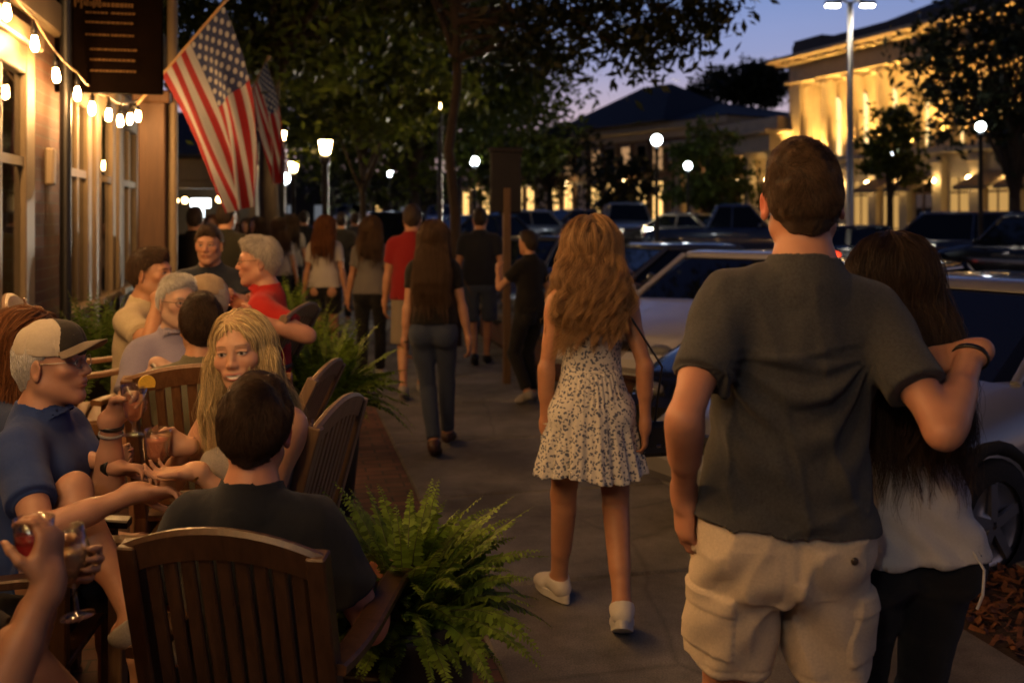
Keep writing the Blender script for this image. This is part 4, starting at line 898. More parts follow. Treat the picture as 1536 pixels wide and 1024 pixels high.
for k in range(12):
    x = .3+1.95*k; g = MB(); g.box((x, .28, 2.1), (.52, .36, 4.2), bev=.02); g.box((x, .22, 3.95), (.66, .5, .18), bev=.02); g.box((x, .22, .2), (.66, .5, .4), bev=.02); g.build('pilaster', M_stone, hall)
    x += .97; g = MB(); g.box((x, .39, 1.7), (.95, .06, 3.2)); w = g.build('shop_window', emis('shop_window', (1, .55, .16), .55) if k % 3 != 1 else M_dark, hall)
    g = MB(); g.box((x, .34, 1.2), (.9, .05, .06)); g.box((x, .34, 2.7), (.9, .05, .08)); g.box((x, .345, 1.7), (.06, .05, 3.2)); g.build('frame', M_dwood, w)
for k in range(12):
    x = 1.27+1.95*k
    if k in (3, 4, 6, 7, 9): g = MB(); g.add([(x-.8, .3, 3.5), (x+.8, .3, 3.5), (x+.8, -1.1, 2.9), (x-.8, -1.1, 2.9), (x-.8, -1.1, 2.75), (x+.8, -1.1, 2.75), (x-.8, .3, 3.35), (x+.8, .3, 3.35)], [(0, 1, 2, 3), (3, 2, 5, 4), (0, 3, 4, 6), (1, 7, 5, 2), (6, 4, 5, 7)]); g.build('awning', mat('awning_cloth', (.30, .22, .12), .85), hall)
for k in range(10):
    g = MB(); g.ball((.3+1.95*k, -.12, 3.2), .13, 10); g.build('wall_lamp', emis('hall_lamp', (1, .66, .28), 30), hall)
M_up = (1, .55, .15)
def spot(name, loc, tgt, e, col, size=1.3, r=.1, parent=None):
    l = bpy.data.lights.new(name, 'SPOT'); l.energy = e; l.color = col; l.spot_size = size; l.spot_blend = .8; l.shadow_soft_size = r; o = bpy.data.objects.new(name, l); COL.objects.link(o); o.location = loc
    o.rotation_euler = Vector(V(*tgt)-V(*loc)).to_track_quat('-Z', 'Y').to_euler(); return o
def HW(x, y, z): return HA+HR@V(x, y, z)
for x in xs[:9]:
    spot('floodlight', HW(x, -.02, 4.64), HW(x, .8, 8.6), 1100, M_up, 1.5)
for k in range(8): spot('floodlight', HW(xs[k]+sp/2, .45, 4.66), HW(xs[k]+sp/2, 1.9, 7), 1000, M_up, 1.5)
for x in (.3, 4.2, 8.1, 12): spot('floodlight', HW(x, -3.2, .3), HW(x+.5, .2, 3.4), 3000, M_up, 1.9, .2)
# wing
wing = thing('side_wing', 'low cream wing with columns joined to the floodlit hall', 'building', HA+N_*-.8-E_*.02, hrz)
g = MB(); g.box((-5.2, 6.1, 2.6), (10.2, 9, 5.2)); g.build('wall', M_stone, wing)
g = MB(); g.box((-5.2, 4.4, 5.45), (10.4, 12.4, .9), bev=.03); g.box((-5.2, 4.3, 6.0), (10.9, 13.1, .22), bev=.05); g.box((-3.2, 4.3, 6.45), (6.0, 11, .7), bev=.05); g.build('entablature', M_stone, wing)
for x in (-.5, -2.5, -4.5, -6.5, -8.3, -9.8): g = MB(); g.lathe([(.42, 0), (.42, .3), (.34, .4), (.29, 4.8), (.40, 5.0)], n=16); c = g.build('column', M_stone, wing); c.location = (x, -1.3, 0)
for x in (-1.5, -5.5): g = MB(); g.box((x, 1.58, 1.9), (1.0, .06, 3.5)); g.build('doorway', M_dark, wing)
for x in (-3.5, -7.4): g = MB(); g.box((x, 1.58, 1.9), (1.0, .06, 3.0)); g.build('window', emis('shop_window', (1, .55, .16), .55), wing)
for x in (-1.5, -4.5): g = MB(); g.ball((x, -.9, 3.6), .16, 10); g.build('hanging_lamp', emis('hall_lamp', (1, .66, .28), 30), wing)
for x in (-1.5, -5.0, -8.5): spot('floodlight', HW(x, -3.4, .4), HW(x, -.3, 4.6), 4200, M_up, 1.8, .2)

# ------------------------------------------------------------------ long brick building in the distance
A0, A1 = V(GX(690, 84), 84, 0), V(GX(1092, 58), 58, 0); ex = nrm(A1-A0); Ln = np.linalg.norm(A1-A0); ny = V(-ex[1], ex[0], 0); lr = math.atan2(ex[1], ex[0])
lb = thing('long_brick_building', 'long two storey brick building with dark hipped roof behind the parked cars', 'building', A0+V(0, 0, .6), lr)
g = MB(); g.box((Ln/2, 7, 2.6), (Ln, 14, 8.0)); g.build('wall', brick_mat('far_brick', (.26, .15, .08), (.19, .10, .06), (.2, .15, .11)), lb)
g = MB(); g.box((Ln/2, 6.9, 6.75), (Ln+1.2, 15.2, .5), bev=.08); g.box((Ln/2, 6.9, 6.3), (Ln+.4, 14.4, .5)); g.build('cornice', M_stone, lb)
g = MB(); o_ = 0.8
def hip(x0, x1, y0, y1, z, rx0, rx1, rz_): g.add([(x0, y0, z), (x1, y0, z), (x1, y1, z), (x0, y1, z), (rx0, (y0+y1)/2, rz_), (rx1, (y0+y1)/2, rz_)], [(0, 1, 5, 4), (1, 2, 5), (2, 3, 4, 5), (3, 0, 4), (3, 2, 1, 0)])
hip(-o_, Ln+o_, -o_, 14+o_, 7.01, 8, Ln-8, 9.0); hip(14.5, 27, -1.4, 9, 7.03, 19, 22, 10.2); g.build('roof', M_roof, lb)
r_ = random.Random(5)
for k in range(19):
    x = 1.2+k*Ln/19.5; lit = k % 3 != 1
    g = MB(); g.box((x, -.03, 2.15), (.95, .10, 2.4)); w = g.build('window', emis('far_window', (1, .58, .18), 2.0) if lit else M_dark, lb)
    g = MB(); g.box((x, -.10, 3.45), (1.2, .16, .2)); g.box((x, -.10, .9), (1.2, .16, .14)); g.box((x, -.09, 2.16), (.06, .05, 2.4)); g.box((x-.52, -.10, 2.16), (.10, .12, 2.4)); g.box((x+.52, -.10, 2.16), (.10, .12, 2.4)); g.build('frame', M_cream, w)
    g = MB(); g.box((x, -.03, 4.9), (.9, .10, 1.6)); w = g.build('window', emis('dim_window', (1, .55, .25), .45) if k % 2 else M_dark, lb)
    g = MB(); g.box((x, -.10, 5.8), (1.1, .16, .16)); g.box((x, -.10, 4.02), (1.1, .16, .12)); g.box((x, -.09, 4.9), (.92, .05, .06)); g.box((x-.50, -.10, 4.91), (.09, .12, 1.74)); g.box((x+.50, -.10, 4.91), (.09, .12, 1.74)); g.build('frame', M_cream, w)
for k in range(7):
    g = MB(); g.ball((3+k*6.4, -.5, 3.5), .17, 10); g.build('wall_lamp', emis('hall_lamp', (1, .66, .28), 30), lb)
for k in range(5): q_ = A0+ex*(14+k*7.2)-ny*2.2; spot('floodlight', (q_[0], q_[1], .8), tuple(A0+ex*(14.5+k*7.2)+V(0, 0, 6.0)), 6000, M_up, 1.9, .2)
fb = thing('far_shop_row', 'far dark shop row with lit windows closing the street', 'building', V(GX(430, 95), 95, 0), .05)
g = MB(); g.box((9, 5, 2.8), (26, 10, 5.6)); g.build('wall', mat('far_wall', (.05, .04, .035), .9, noise=.2, nscale=1), fb)
g = MB(); g.box((9, 5, 5.8), (26.6, 10.6, .5)); g.build('roof', M_roof, fb)
for k in range(9): g = MB(); g.box((-2.6+k*2.8, -.04, 1.7), (1.1 if k % 2 else .7, .12, 2.3)); g.build('window', emis('far_window', (1, .58, .18), 2.0) if k in (4, 6, 7) else emis('grey_window', (.7, .75, .85), .16), fb)
# ------------------------------------------------------------------ trees and plants
def leaf_mat(name, c, tr=.4):
    if name in MATS: return MATS[name]
    m, n, l, b = nt(name); b.inputs['Roughness'].default_value = .5; b.inputs['Specular IOR Level'].default_value = .3
    g = n.new('ShaderNodeNewGeometry'); mr = n.new('ShaderNodeMapRange'); mr.inputs[3].default_value = .55; mr.inputs[4].default_value = 1.5; l.new(g.outputs['Random Per Island'], mr.inputs[0])
    mx = n.new('ShaderNodeMix'); mx.data_type = 'RGBA'; mx.blend_type = 'MULTIPLY'; mx.inputs[0].default_value = 1; mx.inputs[6].default_value = (*c, 1); l.new(mr.outputs[0], mx.inputs[7]); l.new(mx.outputs[2], b.inputs['Base Color'])
    t = n.new('ShaderNodeBsdfTranslucent'); l.new(mx.outputs[2], t.inputs[0]); ms = n.new('ShaderNodeMixShader'); ms.inputs[0].default_value = tr; l.new(b.outputs[0], ms.inputs[1]); l.new(t.outputs[0], ms.inputs[2]); l.new(ms.outputs[0], n['Material Output'].inputs[0])
    MATS[name] = m; return m
M_bark = mat('bark', (.055, .038, .026), .9, noise=.4, nscale=14, bump=.8, bscale=25, stretch=(1, 1, .25))
def leaves_mesh(c, size, up=.0):
    n = len(c); a = rng.normal(size=(n, 3)); a /= np.linalg.norm(a, axis=1, keepdims=True); b = np.cross(a, rng.normal(size=(n, 3))); b /= np.linalg.norm(b, axis=1, keepdims=True)
    s = size*rng.uniform(.6, 1.3, (n, 1)); L, W = a*s, b*s*.42; v = np.stack([c-L, c-L*.1+W, c+L, c-L*.1-W], 1).reshape(-1, 3); return v, np.arange(4*n).reshape(-1, 4)
def tree(label, base, h_trunk, crown, size, nl, r0, m, seed=1, clumps=60, nb=14, lean=(0, 0), name='tree', group=None, droop=0, extra=()):
    """crown: (offset xyz from the base, radii xyz)"""
    r = random.Random(seed); rg = np.random.default_rng(seed); t = thing(name, label, 'tree', base, 0, group); C, Rr = V(*crown[0]), V(*crown[1]); g = MB()
    top = V(lean[0], lean[1], h_trunk); kn = [top*f+V(r.uniform(-.05, .05), r.uniform(-.05, .05), 0)*h_trunk*.25*math.sin(f*3) for f in np.linspace(0, 1, 7)]
    g.tube([kn[0]-V(0, 0, .1)]+kn[1:]+[C+Rr*V(0, 0, .4)], [r0*1.35]+[r0*(1-.45*f) for f in np.linspace(.1, 1, 6)]+[r0*.15], 10)
    cl = []
    for k in range(clumps):
        d = rg.normal(size=3); d /= np.linalg.norm(d); cl.append(C+d*Rr*(rg.uniform(.25, 1)**.6))
    cl += [V(*e) for e in extra]
    for k in range(min(nb, len(cl))):
        e = cl[(k*7) % len(cl)] if k >= len(extra) else cl[-1-k]; s0 = top*r.uniform(.72, 1.0); mid = (s0+e)/2+V(r.uniform(-.2, .2), r.uniform(-.2, .2), r.uniform(.1, .5))*Rr*.4
        P = [s0*(1-f)**2+2*f*(1-f)*mid+f*f*e for f in np.linspace(0, 1, 7)]; g.tube(P, [r0*.42*(1-f*.88) for f in np.linspace(0, 1, 7)], 6)
    g.build('trunk', M_bark, t); per = nl//len(cl); cs = []
    for i_, e in enumerate(cl):
        k = rg.normal(0, 1, (per, 3))*Rr.mean()*V(.20, .20, .13)*rg.uniform(.6, 1.3)*(.62 if i_ >= clumps else 1); cs.append(e+k-V(0, 0, droop)*np.abs(k[:, :1]))
    v, q = leaves_mesh(np.concatenate(cs), size); link('crown', np_mesh('crown', v, q, False), m, t); return t
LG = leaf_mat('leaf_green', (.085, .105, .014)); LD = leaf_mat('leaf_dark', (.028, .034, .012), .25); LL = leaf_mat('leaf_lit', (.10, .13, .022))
def base(px, Y): p = P3(px, 400, Y); return (p[0], p[1], 0 if px < 700 else ROAD)
tree('large leafy street tree with dark trunk beside the two flags', base(406, 14.5), 4.3, ((.2, .3, 5.4), (2.9, 2.4, 2.1)), .092, 20000, .17, LG, 3, 80, 18)
tree('leafy street tree with a slim tan trunk behind the walking crowd', base(622, 26), 3.6, ((-.3, 0, 5.6), (4.2, 3.5, 2.9)), .13, 19000, .15, LG, 8, 90, 18)
b_ = base(680, 13.2); ex_ = [P3(px, py, Y)-V(*b_) for px, py, Y in ((770, 20, 13), (800, 60, 12.6), (840, 90, 12.8), (870, 40, 13), (930, 60, 12.8), (960, 95, 12.5), (985, 40, 12.8), (1030, 20, 12.7), (1055, 25, 12.6), (820, 15, 12.8), (900, 10, 12.7), (960, 15, 12.8), (1020, 70, 12.5), (1010, -20, 12.7), (930, -25, 12.7), (1070, -15, 12.6), (760, 80, 13))]
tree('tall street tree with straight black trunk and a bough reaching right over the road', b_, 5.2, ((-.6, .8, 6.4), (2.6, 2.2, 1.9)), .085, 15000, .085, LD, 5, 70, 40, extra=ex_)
tree('small bushy street tree between the lantern and the thin tan trunk', base(545, 20), 2.9, ((0, 0, 4.6), (2.0, 1.8, 1.6)), .11, 7500, .09, LG, 21, 40, 12)
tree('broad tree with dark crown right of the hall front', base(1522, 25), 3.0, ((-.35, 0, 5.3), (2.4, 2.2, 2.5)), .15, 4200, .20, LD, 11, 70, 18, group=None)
tree('slim young tree standing before the hall entrance', base(1333, 32), 2.6, ((0, 0, 3.9), (1.0, 1.0, 1.5)), .15, 1700, .10, LG, 12, 28, 8)
tree('round green tree lit by the globe lamps beside the wing', base(1062, 37), 2.0, ((0, 0, 3.4), (1.6, 1.5, 1.7)), .17, 2600, .13, LL, 13, 45, 10)
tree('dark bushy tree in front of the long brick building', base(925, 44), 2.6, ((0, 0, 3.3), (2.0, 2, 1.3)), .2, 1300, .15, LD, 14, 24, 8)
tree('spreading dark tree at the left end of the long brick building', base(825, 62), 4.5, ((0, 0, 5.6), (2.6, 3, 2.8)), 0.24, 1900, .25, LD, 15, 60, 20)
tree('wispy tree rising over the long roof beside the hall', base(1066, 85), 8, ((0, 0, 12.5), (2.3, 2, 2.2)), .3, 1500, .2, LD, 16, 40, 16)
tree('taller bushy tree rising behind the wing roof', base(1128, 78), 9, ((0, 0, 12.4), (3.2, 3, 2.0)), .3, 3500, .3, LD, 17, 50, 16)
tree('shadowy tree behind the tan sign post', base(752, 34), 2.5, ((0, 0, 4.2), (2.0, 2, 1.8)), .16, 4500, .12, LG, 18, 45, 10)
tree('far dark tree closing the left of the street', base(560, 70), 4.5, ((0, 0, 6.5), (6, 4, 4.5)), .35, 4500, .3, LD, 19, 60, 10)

def fern(name, label, loc, n, L, m, pot_r, pot_h, seed, lift=.0, pot_m=None, leafw=.016, cat='fern', segs=26, spread=1.):
    rg = np.random.default_rng(seed); t = thing(name, label, cat, loc)
    g = MB(); g.lathe([(.001, 0), (pot_r*.70, 0), (pot_r*.78, .02), (pot_r*.97, pot_h*.55), (pot_r*1.0, pot_h*.88), (pot_r*1.08, pot_h*.90), (pot_r*1.08, pot_h), (pot_r*.95, pot_h), (pot_r*.93, pot_h*.93), (.001, pot_h*.92)], n=28); g.build('pot', pot_m or mat('pot_black', (.015, .014, .013), .5), t)
    vs, fs, rv = [], [], MB(); k = 0
    for i in range(n):
        az = i*2.39996+rg.uniform(-.25, .25); el = .2+1.3*rg.uniform(0, 1)**.75; l = L*rg.uniform(.65, 1.12); d = V(math.cos(az), math.sin(az), 0); p = V(0, 0, pot_h*.93)+d*pot_r*.45*rg.uniform(.1, 1); dirv = d*math.cos(el)*spread+V(0, 0, math.sin(el)); dirv = nrm(dirv); pts = [p]
        bend = rg.uniform(.9, 2.1)*(1.25-el/1.9)
        for j in range(segs):
            dirv = nrm(dirv+V(0, 0, -1)*bend/segs*(1 if j > 3 else .3)+d*.012); p = p+dirv*l/segs; pts.append(p)
        pts = np.array(pts); tw = rg.uniform(-.5, .5); sd = np.cross(d, (0, 0, 1)); sd = nrm(sd*math.cos(tw)+V(0, 0, 1)*math.sin(tw))
        rv.tube(pts[::3], [.0028*(1-.7*f) for f in np.linspace(0, 1, len(pts[::3]))], 4, False)
        for j in range(2, segs+1):
            f = j/segs; ll = .062*L/.5*(math.sin(min(f*1.25+.12, 1)*math.pi/2) if f < .55 else 1)*(1-max(0, f-.25)/.78)**.85+.003; T = nrm(pts[min(j+1, segs)]-pts[j-1]); up = nrm(np.cross(sd, T))
            for s in (-1, 1):
                o = pts[j-1]+(pts[j]-pts[j-1])*(0 if s > 0 else .5); a = nrm(sd*s+T*.35+up*rg.uniform(-.35, .25)); ll2 = ll*rg.uniform(.8, 1.1); w = leafw*.5*min(1, ll/.03)
                b = o+a*ll2*.55+V(0, 0, -1)*ll2*.04; c = o+a*ll2+V(0, 0, -1)*ll2*.18
                vs += [o-T*w*.7, o+T*w*.7, b+T*w*.8, b-T*w*.8, c+T*w*.15, c-T*w*.15]; fs += [(k, k+1, k+2, k+3), (k+3, k+2, k+4, k+5)]; k += 6
    rv.build('stems', mat('fern_stem', (.10, .11, .03), .6), t); link('fronds', np_mesh('fronds', vs, fs, False), m, t); return t
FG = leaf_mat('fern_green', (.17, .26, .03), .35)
fern('potted_fern', 'big green fern in a black pot beside the foreground chair', (-.31, 2.92, 0), 190, .41, FG, .20, .56, 1, leafw=.021, segs=34)
fern('potted_fern', 'green fern in a tall black pot between the tables and the jeans', (*P3(487, 600, 5.7)[:2], 0), 150, .52, FG, .20, .66, 2, leafw=.026)
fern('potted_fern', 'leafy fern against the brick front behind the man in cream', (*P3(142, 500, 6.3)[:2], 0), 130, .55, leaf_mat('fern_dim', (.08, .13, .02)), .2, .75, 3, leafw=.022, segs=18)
fern('potted_fern', 'fern behind the red polo shirt with pale blossoms', (*P3(452, 500, 7.4)[:2], 0), 130, .50, FG, .22, .66, 4, leafw=.022, segs=18)
fern('potted_fern', 'farthest fern in front of the white shirted walker', (*P3(430, 440, 9.4)[:2], 0), 60, .5, FG, .22, .75, 6, leafw=.026, segs=14)

# ------------------------------------------------------------------ patio furniture
def chair(label, loc, rz, seat=.44, back=.98, w=.56, mt=None, lean=.20, tall=0):
    """slatted timber armchair, local +y is the way its sitter faces"""
    m = mt or M_wood; t = thing('patio_chair', label, 'chair', loc, rz, 'slatted timber patio chairs'); d = .50; wl = .045
    B = lambda f: V(0, -d/2-lean*(f-seat)/(.95-seat)*.9, f)
    for sx in (-1, 1):
        g = MB(); g.beam((sx*(w/2-.03), d/2-.03, 0), (sx*(w/2-.03), d/2-.03, seat+.22), wl, wl, (0, 1, 0)); g.build('leg', m, t)
        g = MB(); g.beam((sx*(w/2-.025), -d/2-.04, 0), (sx*(w/2-.025), B(seat)[1], seat), wl, wl, (0, 1, 0)); g.beam((sx*(w/2-.025), B(seat)[1], seat), (sx*(w/2-.025), B(back-.05)[1], back-.05), wl, wl, (0, 1, 0)); g.build('leg', m, t)
        g = MB(); n = 9; P = [V(sx*(w/2-.015)+sx*.012*math.sin(f*3), d/2+.03-f*(d+.10), seat+.235-.02*f+.012*math.sin(f*6)) for f in np.linspace(0, 1, n)]
        vs, fs = [], []; prof = ((-.034, -.009), (-.030, -.013), (.030, -.013), (.034, -.009), (.034, .008), (.026, .013), (-.026, .013), (-.034, .008))
        for q in P: vs += [(q[0]+x, q[1], q[2]+z) for x, z in prof]
        for i in range(n-1): fs += [(i*8+k, i*8+(k+1) % 8, i*8+8+(k+1) % 8, i*8+8+k) for k in range(8)]
        g.add(vs, fs+[tuple(range(8))[::-1], tuple(range(8*n-8, 8*n))])
        g.build('armrest', m, t)
    g = MB()
    for k in range(7): g.box((0, d/2-.035-k*.072, seat-.012-.02*math.sin(k/6*3)), (w-.05, .060, .022), bev=.005)
    for sx in (-1, 1): g.box((sx*(w/2-.03), 0, seat-.055), (.03, d-.05, .06), bev=.004)
    g.build('seat', m, t)
    g = MB(); n = 14; H = back
    arch = lambda x: H-.055*(2*x/w)**2
    for i in range(n):                                         # arched top rail as one swept piece
        pass
    vs, fs = [], []
    for i in range(n+1):
        x = -w/2+.005+(w-.01)*i/n; z = arch(x); rd = .012
        for dz, dy in ((-.075, -.013), (-.075, .013), (-.012, .016), (0, .006), (0, -.006), (-.012, -.016)): q = B(z+dz); vs.append((x, q[1]+dy, z+dz))
    for i in range(n):
        for k in range(6): fs.append((i*6+k, i*6+(k+1) % 6, (i+1)*6+(k+1) % 6, (i+1)*6+k))
    fs += [tuple(range(6)), tuple(range(n*6, n*6+6))[::-1]]; g.add(vs, fs, False); ns = 9
    for i in range(ns):
        x = -w/2+.075+(w-.15)*i/(ns-1); zt = arch(x)-.06; g.beam((x, B(seat+.08)[1], seat+.08), (x, B(zt)[1], zt), .034, .014, (0, 1, 0), .004)
    g.beam((-w/2+.03, B(seat+.07)[1], seat+.07), (w/2-.03, B(seat+.07)[1], seat+.07), .028, .05, (0, 0, 1), .005); g.build('backrest', m, t); return t
M_tk2 = wood_mat('teak_warm', (.12, .052, .020), (.24, .115, .045), .45); M_tk3 = wood_mat('teak_grey', (.16, .10, .06), (.27, .18, .11), .5)
chair('big slatted chair of the navy shirted man, nearest the camera', (-.585, 2.60, 0), -.17, .47, 1.01, .50, lean=.14)
chair('slatted chair facing away behind the smiling blonde woman', (GX(340, 4.0), 4.02, .12), .12, .46, 1.06, .60, M_tk2)
chair('narrow looking slatted chair seen edge on above the big fern', (GX(490, 3.3)-.36, 3.3, 0), 1.44, .46, 1.12, .54, lean=.15, mt=M_tk3)
chair('slatted chair under the man in the two tone cap', (-1.52, 3.02, 0), -1.45, .45, .98, .56)
chair('slatted chair under the auburn haired woman', (-1.86, 3.5, 0), -1.5, .45, .98, .56)
chair('timber chair of the man in the cream shirt', (GX(195, 5.2), 5.15, .12), -1.25, .6, 1.2, .56, M_tk2)
chair('timber chair of the man in lavender', (GX(255, 4.75), 4.9, .06), 2.75, .52, 1.05, .56, M_tk2)
chair('timber chair of the man in the red polo', (GX(420, 5.3)-.38, 5.35, .1), 1.45, .6, 1.15, .56, M_tk3)
chair('weathered timber chair beside the second fern', (GX(440, 4.4)-.36, 4.4, 0), 1.5, .46, 1.08, .52, M_tk3, lean=.26)
chair('slatted chair half out of frame under the seated drinker with two glasses', (-1.25, 1.85, 0), -1.35, .45, .98, .56)
def table(label, loc, r, h):
    t = thing('patio_table', label, 'table', loc); g = MB(); g.lathe([(.001, h-.035), (r-.02, h-.035), (r, h-.02), (r, h-.006), (r-.008, h), (.001, h)], n=36); g.build('tabletop', M_dwood, t)
    g = MB(); g.lathe([(.001, 0), (.22, 0), (.22, .02), (.05, .05), (.035, .12), (.035, h-.06), (.10, h-.036)], n=16); g.build('pedestal', M_black, t)
table('small round dark table between the seated drinkers', (-.80, 2.98, 0), .26, .66)
table('round dark table ringed by the second group of men', (GX(318, 5.3), 5.3, 0), .42, .92)

# ------------------------------------------------------------------ drinks
def thin_glass(name, tint=(.97, .97, .95)):
    m, n, l, b = nt(name); n.remove(b); t = n.new('ShaderNodeBsdfTransparent'); t.inputs[0].default_value = (*tint, 1); g = n.new('ShaderNodeBsdfGlossy'); g.inputs['Roughness'].default_value = .03
    lw = n.new('ShaderNodeLayerWeight'); lw.inputs[0].default_value = .35; mr = n.new('ShaderNodeMapRange'); mr.inputs[3].default_value = .05; mr.inputs[4].default_value = .75; l.new(lw.outputs['Facing'], mr.inputs[0])
    x = n.new('ShaderNodeMixShader'); l.new(mr.outputs[0], x.inputs[0]); l.new(t.outputs[0], x.inputs[1]); l.new(g.outputs[0], x.inputs[2]); l.new(x.outputs[0], n['Material Output'].inputs[0]); return m
M_gl = thin_glass('drink_glass')
GRIPZ = {'tulip': .085, 'goblet': .085, 'wine': .105, 'tumbler': .05}
def drink(label, loc, kind, liquid=None, fill=.6, tilt=(0, 0, 0), lemon=False, name='drinking_glass'):
    prof = {'tulip': ([(.0, 0), (.034, .0), (.034, .004), (.007, .010), (.006, .035), (.012, .042), (.030, .060), (.036, .095), (.040, .155)], .044),
            'goblet': ([(.0, 0), (.035, 0), (.035, .005), (.010, .012), (.009, .030), (.022, .040), (.034, .065), (.037, .10), (.0385, .138)], .040),
            'wine': ([(.0, 0), (.034, 0), (.034, .003), (.005, .010), (.004, .07), (.012, .080), (.033, .105), (.039, .135), (.033, .185)], .078),
            'tumbler': ([(.0, 0), (.029, 0), (.032, .004), (.035, .05), (.038, .095)], .008)}[kind]
    pr, zb = prof; w = .0016; t = thing(name, label, 'glass', loc); t.rotation_euler = tilt
    inner = [(max(r-w, .0005), z+(.0 if i else 0)) for i, (r, z) in enumerate(pr) if z >= zb]; inner = [(.0005, zb)]+inner
    g = MB(); g.lathe([(max(r, .0005), z) for r, z in pr]+inner[::-1], n=28); g.build('glass', M_gl, t)
    if liquid:
        top = zb+(pr[-1][1]-zb)*fill; rz_ = np.array(pr); zz = np.linspace(zb+.002, top, 8); rr = np.interp(zz, rz_[:, 1], rz_[:, 0])-w-.0006
        g = MB(); g.lathe([(.0005, zb+.001)]+list(zip(np.maximum(rr, .001), zz))+[(.0005, top)], n=24); g.build('liquid', mat('liquid_'+liquid[0], liquid[1], .08, spec=.5), t)
    if lemon:
        g = MB(); R = np.column_stack([V(.85, .5, 0), V(0, 0, 1), V(.5, -.85, 0)]); n = 18
        poly = [(.026*math.cos(a), .026*math.sin(a)) for a in np.linspace(-.5, math.pi+.5, n)]; g.prism(poly, -.004, .004, R, (.040, 0, pr[-1][1]+.004)); g.build('lemon_slice', mat('lemon', (.75, .48, .05), .5, noise=.15, nscale=200), t)
    return t
PINK = ('pink', (.75, .28, .16)); REDL = ('red', (.42, .03, .03)); PALE = ('pale', (.75, .52, .30)); AMB = ('amber', (.70, .28, .08))
d_cap = drink('stemmed glass of pink drink with lemon slice, raised by the capped man', P3(198, 640, 3.13), 'tulip', PINK, .55, lemon=True)
d_blonde = drink('footed goblet of pink drink held by the smiling blonde', P3(259, 693, 2.93), 'goblet', PINK, .72)
d_red = drink('tumbler of dark red drink held low at the left edge', P3(46, 866, 1.92), 'tumbler', REDL, .62)
d_wine = drink('wine glass of pale drink beside the red tumbler', P3(120, 870, 2.02), 'wine', PALE, .55, (.0, -.12, 0))
drink('empty glass on the small table behind the navy shirt', V(-.66, 2.98, .66), 'goblet', None)
drink('glass of amber drink on the small table', V(-.78, 3.06, .66), 'goblet', AMB, .7)
drink('pale drink on the table of the second group', V(GX(335, 5.2), 5.15, .92), 'tumbler', PALE, .6)
drink('amber drink on the table of the second group', V(GX(300, 5.2), 5.2, .92), 'goblet', AMB, .6)

